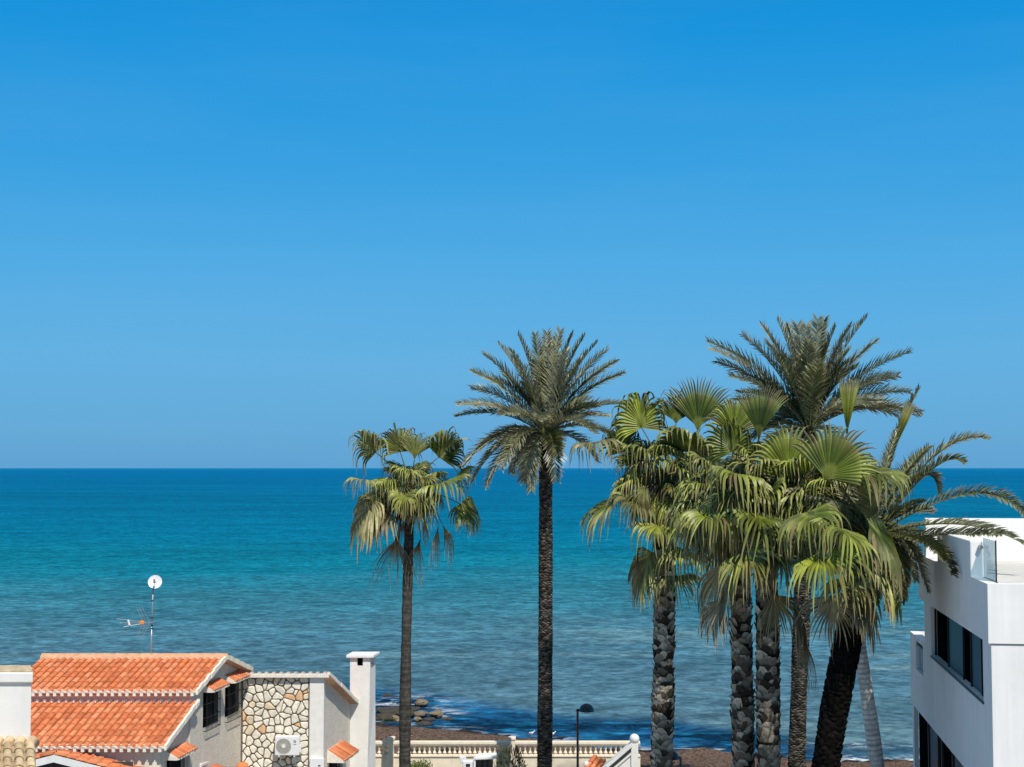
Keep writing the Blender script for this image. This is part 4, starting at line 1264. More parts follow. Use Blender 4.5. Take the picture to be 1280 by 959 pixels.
def fan_leaf(root, c0, hub, axis_, normal, rad, rr, droop=1.0, age=0.0, amax=100, split=.5, name="frond", sag=.25, nseg=27, fold=.15, dim=1.0):
    """palmate blade on a petiole"""
    mb = MB()
    d = axis_.normalized(); n = (normal - d * normal.dot(d))
    if n.length < .05: n = Vector((0, -1, .2)) - d * Vector((0, -1, .2)).dot(d)
    n.normalize(); s = d.cross(n)
    green = mix3((.036, .062, .008), (.23, .275, .022), rr.random() ** 1.3)
    straw = (.42, .34, .20)
    brown = (.24, .155, .09)
    gcol = mix3(green, mix3(straw, brown, rr.random() * .8), age)
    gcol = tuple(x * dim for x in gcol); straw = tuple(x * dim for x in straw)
    # petiole
    mid = (c0 + hub) * .5 + Vector((0, 0, sag * (hub - c0).length * .5))
    pp = [bez(c0, mid, hub, i / 6) for i in range(7)]
    mb.tube(pp, [lerp(.035, .017, i / 6) for i in range(7)], 5, mix3((.17, .17, .045), brown, max(age, .15)))
    K = 10
    da = 2 * R(amax) / nseg
    grav = Vector((0, 0, -1))
    costa = rad * rr.uniform(.10, .24)
    asym = rr.uniform(-.25, .25)
    curl = rr.uniform(.0, .35) * min(1, droop)
    swing = 0

    def sdir(a): return (d * math.cos(a) + s * math.sin(a) + n * ((fold + asym * math.sin(a)) * abs(math.sin(a)) - .10)).normalized()
    def edge(a, r): return hub + d * (costa * max(0, math.cos(a)) * min(1, r / .12)) + sdir(a) * r * (.80 + .20 * math.cos(a * .75))
    for k in range(nseg):
        a = -R(amax) + (k + .5) * da
        if k % 3 == 0: swing = rr.uniform(-.45, .45)
        dirv = sdir(a)
        tang = (s * math.cos(a) - d * math.sin(a)).normalized()
        nn = dirv.cross(tang)
        if nn.dot(n) < 0: nn = -nn
        segl = rad
        lenf = rr.uniform(.75, 1.4) if droop > .5 else rr.uniform(.85, 1.1)
        if droop > .5 and rr.random() < .15: lenf *= .4
        sd_ = droop * rr.uniform(.6, 1.4)
        kk = rr.uniform(.42, 1.5); c = tuple(x * kk for x in gcol); kk *= dim
        strip = mix3(c, (.46 * kk, .47 * kk, .15 * kk), .34 * (1 - age)); tw = rr.uniform(-1.3, 1.3)
        if rr.random() < .09: strip = mix3(strip, brown, .7)
        spl = split * (rr.uniform(.75, 1.12) if droop > .5 else 1)
        rows = []; r_ = 0; p = None; cur = dirv.copy()
        for j in range(K + 1):
            t = j / K
            col = mix3(c, strip, min(1, max(0, (t - split * .7) / .25)))
            tt = (t - .72) / .28
            if tt > 0: col = mix3(col, mix3(straw, brown, age * .6), min(1, tt * (.55 + .5 * age)))
            if t < .12: col = mix3(c, (.30, .32, .08), .5 * (1 - age))
            if t <= spl or p is None:
                l_, q_ = edge(a - da / 2, r_), edge(a + da / 2, r_)
                ws = (q_ - l_).length; p = (l_ + q_) / 2
                rows.append((l_, p + nn * max(.006, ws * .34), q_, col))
            else:
                w_ = lerp(ws * .92, .008, ((t - spl) / (1 - spl)) ** 2.0)
                u_ = (t - spl) / (1 - spl); tg = tang * math.cos(tw * u_) + nn * math.sin(tw * u_); hh = nn * (w_ * .42)
                rows.append((p - tg * (w_ / 2) - hh, p + hh, p + tg * (w_ / 2) - hh, col))
            stp = segl / K * (1 if t < split else lenf)
            r_ += segl / K
            wgt = curl * .5 * t if t > spl else 0
            if t >= spl * .85:
                wgt = max(wgt, min(.97, sd_ * 1.6 * ((t - spl * .85) / (1 - spl * .85)) ** .8))
            cur = (dirv * (1 - wgt) + grav * wgt + (tang * swing + nn * swing * .4) * wgt * .5).normalized()
            p = p + cur * stp
        ids = [[mb.vert(q, rw[3]) for q in rw[:3]] for rw in rows]
        for a_, b_ in zip(ids, ids[1:]):
            mb.f.append([a_[0], a_[1], b_[1], b_[0]]); mb.f.append([a_[1], a_[2], b_[2], b_[1]])
        if rr.random() < .30:
            e = rows[-1][1]; q2 = e + Vector((rr.uniform(-.08, .08), rr.uniform(-.08, .08), -rr.uniform(.06, .22)))
            mb.face([e - tang * .004, e + tang * .004, q2], straw)
    return mb.build(name, M["fan"], root)


def trunk_path(base, top, bend, n=24):
    mid = (base + top) / 2 + bend
    return [bez(base, mid, top, i / n) for i in range(n + 1)]


def frame(path, t):
    n = len(path) - 1; f = min(n - 1e-6, max(0, t * n)); i = int(f); k = f - i
    p = path[i].lerp(path[i + 1], k); tan = (path[i + 1] - path[i]).normalized()
    a = tan.cross(Vector((0, 1, 0))).normalized(); b_ = tan.cross(a)
    return p, tan, a, b_


def trunk(root, path, r0, r1, style, rr, top_r=None):
    mb = MB(); L_ = sum((a - b_).length for a, b_ in zip(path, path[1:]))
    sd0 = rr.uniform(0, 50)
    rad = lambda t: (lerp(r0, r1, t) + (r0 * .35 * max(0, 1 - t * 14))) * (1 + .10 * noise.noise(Vector((t * 11, sd0, 0))))
    if style == "ring":           # smooth ringed stem
        nr = int(L_ / .045); nseg = 18; rings = []
        for i in range(nr + 1):
            t = i / nr; p, tan, a, b_ = frame(path, t)
            k = i % 3
            rr_ = rad(t) * (1 + (.020 if k == 0 else 0) + rr.uniform(-.006, .006))
            sh_ = 1.0 if k else .60
            c0 = (.78, .74, .67); kk = rr.uniform(.85, 1.1); c = tuple(x * sh_ * kk for x in c0)
            rings.append([mb.vert(p + (a * math.cos(2 * math.pi * q / nseg) + b_ * math.sin(2 * math.pi * q / nseg)) * rr_ * (1 + .03 * noise.noise(Vector((q * 1.3, t * 60, 0)))), c) for q in range(nseg)])
        for x, y in zip(rings, rings[1:]):
            for q in range(nseg): mb.f.append([x[q], x[(q + 1) % nseg], y[(q + 1) % nseg], y[q]])
    elif style == "grey":
        nr = int(L_ / .05); nseg = 16; rings = []
        for i in range(nr + 1):
            t = i / nr; p, tan, a, b_ = frame(path, t)
            rr_ = rad(t) * (1 + rr.uniform(-.03, .03))
            c0 = (.075, .07, .06); kk = rr.uniform(.55, 1.25)
            rings.append([mb.vert(p + (a * math.cos(2 * math.pi * q / nseg) + b_ * math.sin(2 * math.pi * q / nseg)) * rr_ * (1 + .07 * noise.noise(Vector((q * 1.1, t * 40, 3)))), tuple(x * kk * (1 + .5 * noise.noise(Vector((q * .9, t * 90, 7)))) for x in c0)) for q in range(nseg)])
        for x, y in zip(rings, rings[1:]):
            for q in range(nseg): mb.f.append([x[q], x[(q + 1) % nseg], y[(q + 1) % nseg], y[q]])
    else:
        # core plus leaf-base scales on a spiral
        mb.tube(path, [rad(i / (len(path) - 1)) * .86 for i in range(len(path))], 16, (.028, .023, .018))
        if style == "boots": dz, per, hh, ww, tilt, pal = .125, 7, .25, .60, .20, [(.30, .255, .19), (.42, .365, .28), (.17, .14, .10), (.56, .49, .385), (.06, .048, .035)]
        elif style == "dark": dz, per, hh, ww, tilt, pal = .11, 9, .17, .50, .10, [(.006, .005, .004), (.009, .007, .006), (.004, .004, .003)]  # near-black: dark bark with its shade painted in
        else: dz, per, hh, ww, tilt, pal = .062, 10, .085, .56, .16, [(.060, .052, .042), (.095, .083, .067), (.032, .028, .023), (.14, .122, .10)]
        rows = int(L_ / dz)
        for i in range(rows):
            t = (i + .2) / rows
            p, tan, a, b_ = frame(path, t)
            R_ = rad(t)
            for q in range(per):
                if style == 'boots' and noise.noise(Vector((q * .9, i * .22, sd0))) > .32: continue
                an_ = 2 * math.pi * (q + (.5 if i % 2 else 0) + rr.uniform(-.10, .10)) / per
                o_ = a * math.cos(an_) + b_ * math.sin(an_); tg = -a * math.sin(an_) + b_ * math.cos(an_)
                hw_ = math.pi * R_ / per * ww * 2 * rr.uniform(.85, 1.15); h_ = hh * rr.uniform(.65, 1.35)
                c = rr.choice(pal); kk = rr.uniform(.8, 1.2); c = tuple(x * kk for x in c)
                b0_ = p + o_ * R_ * .82
                ti = tilt * rr.uniform(.5, 1.6) * (1.5 if rr.random() < .1 else 1)
                m_ = p + o_ * (R_ * (.93)) + tan * (h_ * .5)
                tp_ = p + o_ * (R_ * .93 + ti * h_) + tan * h_
                sway = tg * rr.uniform(-.5, .5) * hw_
                v0 = mb.vert(b0_ - tg * hw_, tuple(x * .5 for x in c)); v1 = mb.vert(b0_ + tg * hw_, tuple(x * .5 for x in c))
                v2 = mb.vert(m_ + tg * hw_ * .95, c); v3 = mb.vert(m_ + o_ * R_ * .10, c); v4_ = mb.vert(m_ - tg * hw_ * .95, c)
                v5 = mb.vert(tp_ + tg * hw_ * .42 + sway, tuple(x * 1.1 for x in c)); v6 = mb.vert(tp_ - tg * hw_ * .42 + sway, tuple(x * 1.1 for x in c))
                v7 = mb.vert(b0_ + o_ * R_ * .1, tuple(x * .7 for x in c))
                mb.f += [[v0, v7, v3, v4_], [v7, v1, v2, v3], [v4_, v3, v6], [v3, v2, v5], [v3, v5, v6]]
    return mb.build("trunk", M["trunk"], root, smooth=(style in ("ring", "grey")))


def boots_fibre(root, c, rr, r=.30, h=.9, n=40, col=(.10, .075, .045)):
    """old leaf bases and fibre where the leaves leave the stem"""
    mb = MB()
    for i in range(n):
        a = rr.uniform(0, 2 * math.pi); z = rr.uniform(-h, .15)
        o_ = Vector((math.cos(a), math.sin(a), 0)); tg = Vector((-math.sin(a), math.cos(a), 0))
        p = c + Vector((0, 0, z)) + o_ * r * .5
        tip = p + o_ * rr.uniform(.15, .45) + Vector((0, 0, rr.uniform(.05, .4)))
        w_ = rr.uniform(.02, .06); k = rr.uniform(.6, 1.5); cc = tuple(x * k for x in col)
        mb.face([p - tg * w_, p + tg * w_, tip + tg * w_ * .3, tip - tg * w_ * .3], cc)
    mb.tube([c + Vector((0, 0, -h - .1)), c + Vector((0, 0, -h * .5)), c + Vector((0, 0, .12))], [r * .75, r * .9, r * .3], 12, tuple(x * .4 for x in col))
    return mb.build("crown_shaft", M["trunk"], root)


def palm_root(name, base, label): return thing(name, base, label, "palm tree", "palm trees along the beach")


def date_palm(base, c, bend, r0, r1, style, label, keys, nrand, seed, Y, rlen=2.9, elr=(-35, 80), ykeep=None, azs=None, lmax=.40):
    rr = random.Random(seed)
    root = palm_root("date_palm", base, label)
    path = trunk_path(base, c + Vector((0, 0, -.25)), bend)
    trunk(root, path, r0, r1, style, rr)
    boots_fibre(root, c + Vector((0, 0, -.1)), rr, r1 * 1.35, .7, 50, (.085, .068, .04))
    for key in keys:
        px, py, dy = key[:3]
        tip = P(px, py, Y + dy)
        h = tip - c; hor = Vector((h.x, h.y, 0)); ln = h.length
        el_ = math.asin(max(-1, min(1, h.z / ln)))
        # leave the crown steeper than the tip direction, then arch over
        e0 = min(R(85), el_ + R(lerp(6, 48, min(1, max(0, (R(80) - el_) / R(150))))))
        hd = hor.normalized() if hor.length > .05 else Vector((0, 1, 0))
        p1 = c + (hd * math.cos(e0) + Vector((0, 0, math.sin(e0)))) * ln * .55
        if len(key) > 3:
            p1 = P(key[3], key[4], Y + dy * .5) * 2 - (c + tip) * .5
        date_frond(root, c + hd * .08, p1, tip, rr, lmax, rr.choice((.1, .3, .5, .8, 1.0)) if style == 'date' else rr.choice((0, .1, .3, .5)))
    for i in range(nrand):
        az = rr.uniform(0, 2 * math.pi) if azs is None else R(rr.uniform(*azs))
        q = (i + .5) / nrand
        el_ = R(lerp(elr[1], elr[0], q) + rr.uniform(-8, 8)); ln = rlen * rr.uniform(.75, 1.05)
        hd = Vector((math.cos(az), math.sin(az), 0))
        tip = c + (hd * math.cos(el_) + Vector((0, 0, math.sin(el_)))) * ln
        e0 = min(R(86), el_ + R(lerp(8, 60, q)))
        p1 = c + (hd * math.cos(e0) + Vector((0, 0, math.sin(e0)))) * ln * .55
        date_frond(root, c + hd * .08, p1, tip, rr, lmax, rr.choice((0, 0, .25, .6)))
    return root, rr


def fan_palm(base, c, bend, r0, r1, style, label, keys, nrand, seed, Y, rad=1.25, pet=(.9, 1.35), elr=(-45, 70), dead=4, skirt=.0, inner=16):
    rr = random.Random(seed)
    root = palm_root("fan_palm", base, label)
    path = trunk_path(base, c + Vector((0, 0, -.3)), bend)
    trunk(root, path, r0, r1, style, rr)
    boots_fibre(root, c + Vector((0, 0, -.25)), rr, r1 * 1.2, 1.0, 60, (.12, .085, .05))
    for k in keys:
        hx, hy, dy, tx, ty, R_px, face, droop, age = k[:9]
        opt = k[9] if len(k) > 9 else {}
        hub = P(hx, hy, Y + dy); tip = P(tx, ty, Y + dy + opt.get("ty", 0))
        ax_ = (tip - hub)
        nv = {"cam": Vector((0, -1, .25)), "up": Vector((0, -.3, 1)), "left": Vector((-1, -.6, .4)), "right": Vector((1, -.6, .4)), "back": Vector((0, .8, .6))}[face]
        if face == "cam" and droop >= .8:      # arching leaf: the blade crest leans out and its strips hang
            ax_ = ax_.normalized() * .55 + Vector((rr.uniform(-.3, .3), -.9, .30)); nv = Vector((rr.uniform(-.3, .3), -.30, .95))
            opt = dict(opt); opt.setdefault("split", .42)
        fan_leaf(root, c, hub, ax_, nv, R_px * Y / F, rr, droop, age, opt.get("amax", 95), opt.get("split", .5), "dead_frond" if age > .75 else "frond", opt.get("sag", .25), fold=opt.get("fold", .15))
    for i in range(nrand):
        az = rr.uniform(0, 2 * math.pi); q = (i + .5) / nrand
        el_ = R(lerp(elr[1], elr[0], q) + rr.uniform(-10, 10)); ln = rr.uniform(*pet)
        hd = Vector((math.cos(az), math.sin(az), 0))
        dirv = hd * math.cos(el_) + Vector((0, 0, math.sin(el_)))
        hub = c + dirv * ln - Vector((0, 0, .10 * ln))
        ea = el_ - R(rr.uniform(5, 40))
        ax_ = hd * math.cos(ea) + Vector((0, 0, math.sin(ea)))
        nv = Vector((0, 0, 1)) - hd * .35 + Vector((rr.uniform(-.5, .5), rr.uniform(-.5, .5), 0))
        age = max(0, q - .55) * rr.uniform(.3, 1.2) + (rr.uniform(.1, .45) if rr.random() < .14 else 0)
        fan_leaf(root, c, hub, ax_, nv, rad * rr.uniform(.8, 1.1), rr, rr.uniform(.75, 1.15), min(.7, age), rr.uniform(85, 118), rr.uniform(.34, .52), fold=rr.uniform(-.2, .6))
    for i in range(inner):  # added inner fronds, dimmed so the crown's inner shade is painted in
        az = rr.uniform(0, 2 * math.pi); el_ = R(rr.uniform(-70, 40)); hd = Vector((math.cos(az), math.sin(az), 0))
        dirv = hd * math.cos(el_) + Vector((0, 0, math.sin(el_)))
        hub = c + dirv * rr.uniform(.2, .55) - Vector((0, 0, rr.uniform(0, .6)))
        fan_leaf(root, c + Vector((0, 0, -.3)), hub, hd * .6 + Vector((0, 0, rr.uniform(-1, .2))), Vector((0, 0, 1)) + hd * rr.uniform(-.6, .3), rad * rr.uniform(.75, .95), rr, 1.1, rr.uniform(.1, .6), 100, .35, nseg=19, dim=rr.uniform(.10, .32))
    for i in range(dead):
        az = rr.uniform(0, 2 * math.pi); hd = Vector((math.cos(az), math.sin(az), 0))
        hub = c + hd * rr.uniform(.25, .55) + Vector((0, 0, -rr.uniform(.7, 1.2 + skirt)))
        fan_leaf(root, c + Vector((0, 0, -.4)), hub, hd * .25 + Vector((0, 0, -1)), hd, rad * rr.uniform(.7, .95), rr, .8, rr.uniform(.8, 1), 40, .35, "dead_frond")
    return root, rr


def base_of(px, Y): return Vector((P(px, 1000, Y).x, Y, 0))


# A: slim fan palm at left
Y = 57.4
fan_palm(base_of(506, Y), P(513, 612, Y), Vector((-.12, 0, 0)), .235, .17, "grey",
         "slim solitary fan palm with a ragged yellow green crown, leftmost of the palms",
         [(470, 566, -.3, 450, 545, 42, "left", .9, .25, {"amax": 90}), (500, 565, -.3, 495, 535, 46, "up", 1.0, .15), (518, 575, -.5, 521, 535, 42, "cam", .7, .15, {"amax": 55}),
          (548, 572, -.4, 572, 545, 46, "right", .8, .0, {"amax": 85, "split": .6}), (566, 600, -.2, 592, 580, 36, "up", .8, .05, {"amax": 55, "split": .6}),
          (462, 602, -.5, 434, 608, 40, "cam", .9, .35, {"amax": 70}), (468, 625, -.4, 448, 660, 62, "left", .9, .55), (545, 607, -.7, 580, 610, 60, "cam", 1.0, .05, {"amax": 85, "split": .55}),
          (520, 622, -1.0, 540, 640, 44, "cam", 1.0, .25), (575, 630, -.3, 590, 650, 40, "right", 1.0, .15, {"split": .55}), (487, 640, -.7, 460, 668, 46, "left", 1.0, .6),
          (497, 665, -.3, 490, 725, 58, "cam", .6, .92, {"amax": 45, "split": .3, "sag": .6}), (526, 672, -.3, 515, 712, 44, "cam", .6, .95, {"amax": 30, "split": .3, "sag": .8}),
          (548, 655, -.1, 543, 700, 42, "right", .6, 1.0, {"amax": 30, "split": .3, "sag": .9}), (552, 654, .1, 570, 690, 40, "right", .9, 1.0, {"amax": 40, "split": .3, "sag": .9})],
         34, 11, Y, 1.0, (.45, 1.15), (-25, 78), 3, inner=9)

# B: tall date palm
Y = 55.5
keysB = [(700, 414, -.5), (684, 417, .6), (669, 419, -.3), (648, 420, .4), (624, 431, -.2), (606, 444, .5), (592, 464, -.4), (574, 505, -.3), (573, 520, .6), (580, 580, -.5), (592, 600, .3),
         (609, 606, -.6), (656, 602, -1.2), (664, 611, -.9), (697, 566, -1.3), (715, 419, .5), (730, 421, -.4), (745, 430, .3), (757, 438, -.5), (777, 467, .1), (768, 452, 1.2), (762, 541, -.5), (757, 520, .7),
         (745, 575, .4), (590, 485, 1.2), (599, 560, -1.2), (640, 440, -1.2), (708, 440, -1.4), (735, 500, -1.2), (630, 470, 1.6), (690, 425, 1.2), (780, 505, -.2), (620, 560, -1.2), (640, 590, -.5), (725, 450, -1.0)]
date_palm(base_of(680, Y), P(682, 543, Y), Vector((.05, 0, 0)), .293, .246, "date", "tall straight date palm with a round feathery crown, second palm from the left", keysB, 14, 23, Y, 3.0, (-55, 85), lmax=.70)

# F: date palm crown rising behind the fan palms
Y = 53.0
keysF = [(888, 428, -.4), (890, 437, .4), (897, 452, -.3), (953, 408, .3), (972, 401, -.3), (985, 408, .5), (997, 407, -.6), (1008, 408, .2), (1022, 400, -.2), (1030, 402, .4), (1044, 410, -.5), (1062, 409, .2), (1082, 399, .0), (1094, 428, -.4), (1135, 441, .1),
         (930, 420, .8), (915, 470, -.6), (1110, 470, .5), (1135, 490, .3), (1148, 515, -.2), (1145, 520, .6), (920, 500, .8), (1100, 500, -.6), (1060, 440, -1.2), (960, 430, -1.3), (1010, 430, -1.4), (1120, 470, -.4)]
date_palm(base_of(993, Y), P(1012, 537, Y), Vector((-.1, 0, 0)), .31, .27, "date", "date palm whose upright feathery crown tops the right cluster, slender ringed trunk behind", keysF, 18, 31, Y, 3.0, (-50, 80), lmax=.80)

# G: leaning dark date palm with fronds reaching over the white building
Y = 38.0
keysG = [(1233, 547, -.6, 1165, 572), (1203, 577, -.9, 1160, 590), (1279, 640, -2.2, 1205, 618), (1283, 682, -3.2, 1195, 655), (1252, 668, -3.0, 1185, 668), (1192, 718, -3.6, 1160, 682), (1182, 700, -3.0, 1150, 676), (1174, 615, -.2, 1148, 598), (1148, 488, .3, 1118, 560), (1165, 640, .6), (1140, 690, -.6), (1120, 540, -.5), (1160, 560, .8),
         (1150, 700, .5), (1060, 560, 1.0), (1045, 640, 1.0), (1110, 760, -.3), (1130, 745, .2)]
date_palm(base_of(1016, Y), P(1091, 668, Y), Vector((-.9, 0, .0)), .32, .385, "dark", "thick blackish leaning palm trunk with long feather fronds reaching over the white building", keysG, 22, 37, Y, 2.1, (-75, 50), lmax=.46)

# D: fan palm just behind
Y = 43.6
fan_palm(base_of(930, Y), P(925, 620, Y), Vector((0, 0, 0)), .33, .275, "boots", "fan palm with rough leaf-base trunk, left one of the touching pair",
         [(918, 545, .2, 922, 495, 50, "cam", .5, .0, {"amax": 70, "split": .62}), (890, 590, -.2, 860, 560, 55, "cam", .8, .1), (905, 700, -.6, 885, 770, 70, "left", .8, .75, {"amax": 60}),
          (880, 650, -.4, 850, 690, 62, "cam", 1.0, .15), (905, 660, -.8, 895, 720, 60, "cam", .9, .25)],
         58, 41, Y, 1.15, (.6, 1.35), (-60, 65), 4)

# C: fan palm on the left of the cluster
Y = 49.5
fan_palm(base_of(824, Y), P(831, 595, Y), Vector((.08, 0, 0)), .37, .32, "boots", "fan palm with rough pale trunk and drooping leaves, first of the right cluster",
         [(802, 535, -.2, 792, 480, 58, "back", 1.0, .05, {"amax": 110}), (780, 565, .2, 770, 510, 44, "back", 1.0, .1), (845, 530, -.1, 846, 470, 50, "cam", .7, .05, {"amax": 60}),
          (872, 540, -.2, 876, 478, 62, "cam", .25, .0, {"amax": 52, "split": .66, "fold": .1}),
          (748, 553, -.5, 725, 570, 54, "cam", 1.15, .40, {"amax": 110, "sag": .05}), (775, 622, -.3, 725, 650, 66, "up", .85, .10, {"amax": 65, "split": .5, "sag": .35}), (800, 625, -.5, 770, 655, 56, "cam", 1.0, .3, {"sag": .3}),
          (860, 565, -.9, 845, 545, 64, "cam", .9, .0, {"amax": 110, "split": .55}), (870, 640, -1.2, 870, 670, 76, "cam", 1.0, .0, {"amax": 110}), (862, 690, -1.0, 840, 720, 62, "cam", 1.0, .2), (885, 600, -1.2, 890, 640, 70, "cam", 1.0, .0),
          (815, 690, -.4, 800, 730, 60, "left", .9, .45), (797, 680, -.5, 795, 745, 62, "cam", .3, .95, {"amax": 14, "split": .3, "sag": .7}), (845, 720, -.8, 850, 760, 50, "cam", .9, .4), (822, 655, -.9, 812, 690, 56, "cam", .9, .1)],
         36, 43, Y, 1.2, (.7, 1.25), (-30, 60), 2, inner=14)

# E: fan palm in front
Y = 41.0
fan_palm(base_of(962, Y), P(957, 615, Y), Vector((0, 0, 0)), .325, .285, "boots", "fan palm with bulky rough trunk and dense drooping crown, right one of the touching pair",
         [(948, 555, -.2, 952, 490, 62, "cam", .2, .0, {"amax": 34, "split": .7}), (985, 600, -.8, 985, 540, 64, "cam", .5, .0, {"amax": 85, "split": .62}), (915, 565, -.6, 905, 510, 56, "back", 1.0, .0, {"amax": 110}),
          (945, 640, -1.2, 945, 670, 76, "cam", 1.0, .0, {"amax": 110}), (925, 595, -1.0, 905, 600, 72, "cam", 1.1, .0, {"amax": 115}), (960, 690, -1.1, 975, 740, 70, "cam", .9, .12), (985, 655, -1.0, 1000, 700, 66, "cam", .9, .0),
          (905, 745, -.7, 885, 780, 52, "left", .9, .88, {"amax": 60}), (990, 750, -.8, 1005, 800, 62, "right", .8, .92, {"amax": 45}), (1005, 790, -.6, 1010, 850, 60, "cam", .5, .95, {"amax": 22, "split": .3}), (930, 690, -1.2, 925, 740, 66, "cam", .95, .2),
          (890, 640, -.8, 865, 680, 62, "cam", 1.0, .05), (965, 740, -.9, 985, 790, 56, "cam", .7, .7, {"amax": 60})],
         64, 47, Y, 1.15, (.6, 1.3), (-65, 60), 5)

# H: pale ringed trunk leaning left, crown among the others
Y = 40.0
fan_palm(base_of(1126, Y), P(1049, 628, Y), Vector((.10, 0, 0)), .225, .145, "ring", "fan palm with a smooth pale ringed trunk leaning left behind the dark trunk",
         [(1030, 600, -3.2, 1062, 548, 66, "cam", .35, .0, {"amax": 75, "split": .62}), (1058, 555, -2.4, 1062, 485, 66, "cam", .1, .05, {"amax": 12, "split": .8}), (1105, 590, -2.2, 1145, 490, 80, "cam", .05, .1, {"amax": 5, "split": .85}),
          (1075, 590, -3.0, 1110, 590, 66, "up", 1.0, .0), (1022, 690, -3.5, 1040, 730, 84, "cam", .85, .0, {"amax": 75, "split": .5}), (1085, 650, -3.4, 1120, 690, 78, "up", .9, .0, {"amax": 85}), (1050, 660, -3.6, 1050, 700, 70, "cam", 1.0, .05),
          (1095, 690, -3.0, 1120, 740, 70, "right", .9, .15), (1060, 720, -3.0, 1070, 780, 64, "cam", .8, .5), (1075, 740, -2.7, 1095, 790, 54, "right", .8, .6), (1040, 745, -2.6, 1050, 800, 52, "cam", .7, .8), (1010, 640, -3.2, 995, 680, 66, "cam", 1.0, .0)],
         58, 53, Y, 1.08, (.55, 1.2), (-60, 55), 4)


# ------------------------------------------------------------------ shrubs
def leafy(name, base, label, rx, ry, h, n, col, lw, ll, rr, upright=.4):
    t = thing(name, base, label, "bush")
    mb = MB()
    for i in range(7):
        a = rr.uniform(0, 6.28); mb.tube([base, base + Vector((math.cos(a) * rx * .3, math.sin(a) * ry * .3, h * .5)), base + Vector((math.cos(a) * rx * .7, math.sin(a) * ry * .7, h * .85))], [.03, .02, .008], 5, (.12, .09, .06))
    mb.build("stem", M["trunk"], t)
    mb = MB()
    for i in range(n):
        a = rr.uniform(0, 6.28); ph = math.asin(rr.uniform(-.3, 1)); k = rr.uniform(.55, 1.0) ** .6
        lump = 1 + .28 * noise.noise(Vector((math.cos(a) * 2.4, math.sin(a) * 2.4, ph * 2.4)))
        d = Vector((math.cos(a) * math.cos(ph) * rx, math.sin(a) * math.cos(ph) * ry, math.sin(ph) * h * .5)) * k * lump
        p = base + Vector((0, 0, h * .5)) + d
        dd = (d.normalized() + Vector((rr.uniform(-.6, .6), rr.uniform(-.6, .6), upright + rr.uniform(-.4, .6)))).normalized()
        sd_ = dd.cross(Vector((rr.uniform(-1, 1), rr.uniform(-1, 1), rr.uniform(-1, 1)))).normalized()
        kk = rr.uniform(.6, 1.5); c = tuple(x * kk for x in col)
        l_ = ll * rr.uniform(.7, 1.3); w_ = lw * rr.uniform(.7, 1.2)
        mb.face([p, p + dd * l_ * .5 + sd_ * w_, p + dd * l_, p + dd * l_ * .5 - sd_ * w_], c)
    mb.build("foliage", M["shrub"], t)
    return t
rr = random.Random(91)
b1 = P(524, 953, 58.0)
leafy("hedge_bush", Vector((b1.x, 58.0, 0)), "low clipped bright green bush at the foot of the slim palm", .72, .6, b1.z + .05, 2600, (.10, .14, .015), .02, .07, rr)
b2 = P(638, 938, 58.6)
leafy("oleander_shrub", Vector((b2.x - .0, 58.3, 0)), "loose grey green shrub in front of the balustrade pillar", .62, .5, b2.z + .12, 620, (.075, .085, .035), .022, .20, rr, 1.0)

# ------------------------------------------------------------------ shore rocks
def boulder(px, py, Y, wpx, hpx, label, seed, pale=True):
    rr = random.Random(seed); c = P(px, py, Y); wx, wz = wpx * 1.12 * Y / F / 2, hpx * .85 * Y / F / 2
    mb = MB(); nu, nv = 20, 12; base_c = (.21, .165, .105) if pale else (.062, .050, .036)
    for j in range(nv + 1):
        ph = -math.pi / 2 + math.pi * j / nv
        for i in range(nu):
            a = 2 * math.pi * i / nu
            d = Vector((math.cos(a) * math.cos(ph), math.sin(a) * math.cos(ph), math.sin(ph)))
            k = 1 + .38 * noise.noise(d * 1.3 + Vector((seed * 3.1, 0, 0))) + .16 * noise.noise(d * 3.4 + Vector((0, seed, 0)))
            q = Vector((d.x * wx, d.y * wx * 1.3, d.z * wz)) * k
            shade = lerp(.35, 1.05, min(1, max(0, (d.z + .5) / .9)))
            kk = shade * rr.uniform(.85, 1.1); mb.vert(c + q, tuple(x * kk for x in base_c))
    for j in range(nv):
        for i in range(nu): mb.f.append([j * nu + i, j * nu + (i + 1) % nu, (j + 1) * nu + (i + 1) % nu, (j + 1) * nu + i])
    o = mb.build("shore_rock", M["rock"])
    me = o.data; cen = Vector((c.x, c.y, c.z - wz))
    for v_ in me.vertices: v_.co -= cen
    o.location = cen
    return tag(o, label, "rock", "rocks at the waterline")
rocks = [(527, 878, 91.0, 16, 9, "tan rock in the wash, farthest out from the beach", True), (545, 893, 87.0, 15, 11, "tan pointed rock at the right end of the reef", True), (526, 892, 87.2, 16, 7, "grey flat rock just right of the slim palm trunk", True),
         (500, 901, 86.0, 13, 8, "pale rock at the beach edge left of the slim palm trunk", True), (522, 899, 85.8, 10, 6, "small pale rock under the flat grey one", True), (480, 897, 86.8, 26, 12, "dark weedy rock nearest the chimney", False), (490, 889, 88.4, 34, 8, "long dark brown rock shelf behind the weedy rocks", False),
         (477, 907, 85.2, 14, 8, "brown rock lowest beside the chimney", False), (531, 904, 85.0, 18, 5, "low dark rock where the reef meets the water", False), (506, 909, 84.8, 14, 6, "small tan rock on the seaweed below the reef", True), (484, 869, 93.2, 12, 3.5, "dark wet rock awash in foam", False), (475, 899, 87.6, 8, 11, "pale leaning slab beside the chimney", True), (560, 899, 86.4, 12, 3, "half submerged dark rock right of the reef tip", False)]
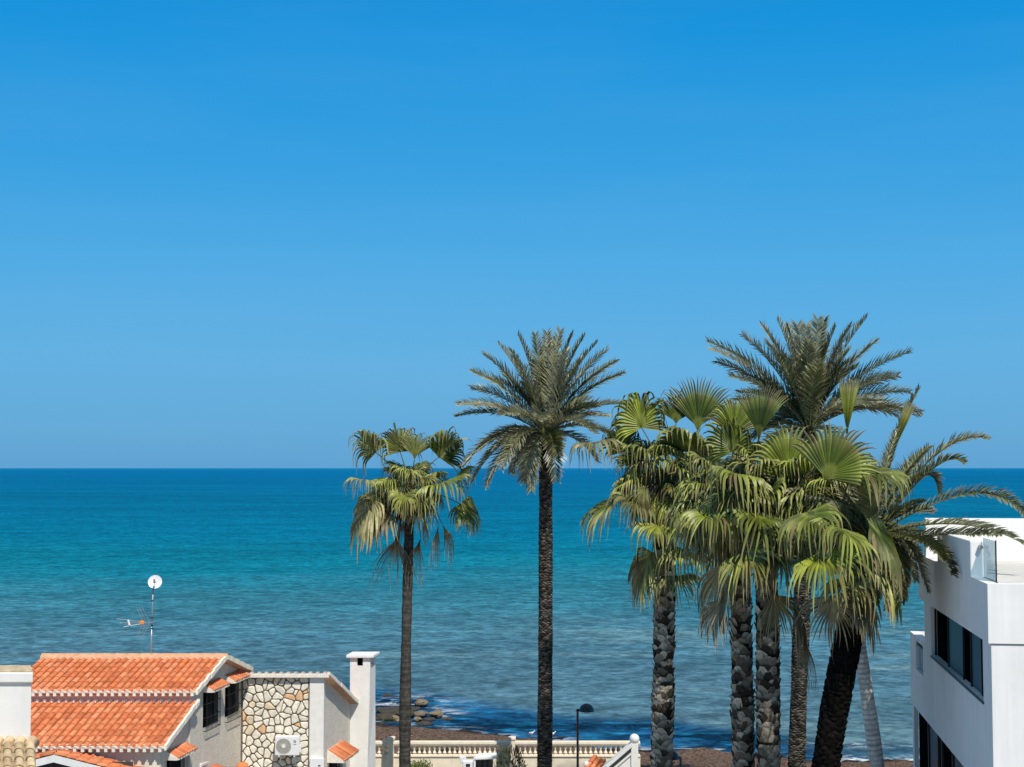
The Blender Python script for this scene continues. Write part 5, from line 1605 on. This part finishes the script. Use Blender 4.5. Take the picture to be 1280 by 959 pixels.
rocks += [(508, 892, 87.0, 22, 7, "long dark rock joining the reef behind the slim palm trunk", False), (517, 886, 88.6, 14, 5, "dark brown rock above the flat grey one", False), (537, 899, 86.0, 13, 5, "dark rock between the pointed rock and the beach", False), (492, 897, 86.6, 15, 6, "pale weathered rock among the weedy dark ones", True)]
for i, (px, py, Y, wp, hp, lb, pl) in enumerate(rocks): boulder(px, py, Y, wp, hp, lb, 3 + i * 7, pl)
# patch of green algae on the reef
mb = MB(); rr = random.Random(5)
for i in range(900):
    a = rr.uniform(0, 6.28); k = math.sqrt(rr.random()); p = P(488 + 10 * k * math.cos(a), 904 + 4.0 * k * math.sin(a), 85.7)
    d = Vector((rr.uniform(-1, 1), rr.uniform(-1, .3), rr.uniform(0, 1))) * .12; e_ = Vector((rr.uniform(-1, 1), rr.uniform(-1, 1), rr.uniform(-1, 1))) * .05
    mb.face([p, p + d + e_, p + d - e_], (1, 1, 1))
tag(mb.build("algae", M["algae"]), "yellow green algae covering the rocks", "algae", kind="stuff")


# ------------------------------------------------------------------ gulls on the beach
def gull(px, py, Y, label):
    c = P(px, py, Y)
    t = thing("seagull", c, label, "gull", "gulls resting on the beach edge")
    mb = MB(); prof = [(-.20, .012, .05), (-.14, .05, .02), (-.05, .085, .0), (.05, .09, .01), (.12, .07, .05), (.16, .045, .10), (.19, .05, .15), (.23, .045, .165), (.26, .015, .16)]
    rings = []
    prof = [(x_ * .7, r_ * .75, z_ * .7) for x_, r_, z_ in prof]
    for x_, r_, z_ in prof:
        rings.append([mb.vert(c + Vector((x_, r_ * math.cos(2 * math.pi * k / 10), .14 + z_ + r_ * math.sin(2 * math.pi * k / 10)))) for k in range(10)])
    for a, b_ in zip(rings, rings[1:]):
        for k in range(10): mb.f.append([a[k], a[(k + 1) % 10], b_[(k + 1) % 10], b_[k]])
    mb.f += [rings[0][::-1], rings[-1]]
    mb.build("body", M["gull"], t, smooth=True)
    for s_ in (-1, 1):
        mb = MB(); q = c + Vector((.05, s_ * .06, .165)); mb.face([q, q + Vector((-.07, s_ * .02, .02)), q + Vector((-.23, s_ * .005, .0)), q + Vector((-.08, s_ * .015, -.04))]); mb.build("wing", M["grille"], t)
        mb = MB(); mb.tube([c + Vector((0, s_ * .03, .08)), c + Vector((.01, s_ * .03, -.06))], .008, 5); mb.build("leg", M["orange_plastic"], t)
    mb = MB(); mb.tube([c + Vector((.178, 0, .252)), c + Vector((.225, 0, .243))], [.011, .003], 6); mb.build("beak", M["orange_plastic"], t)
gull(664.5, 920, 78.6, "white gull standing on the dark tide line left of the date palm trunk")
gull(690.5, 921, 78.0, "white gull on the tide line just right of the date palm trunk")
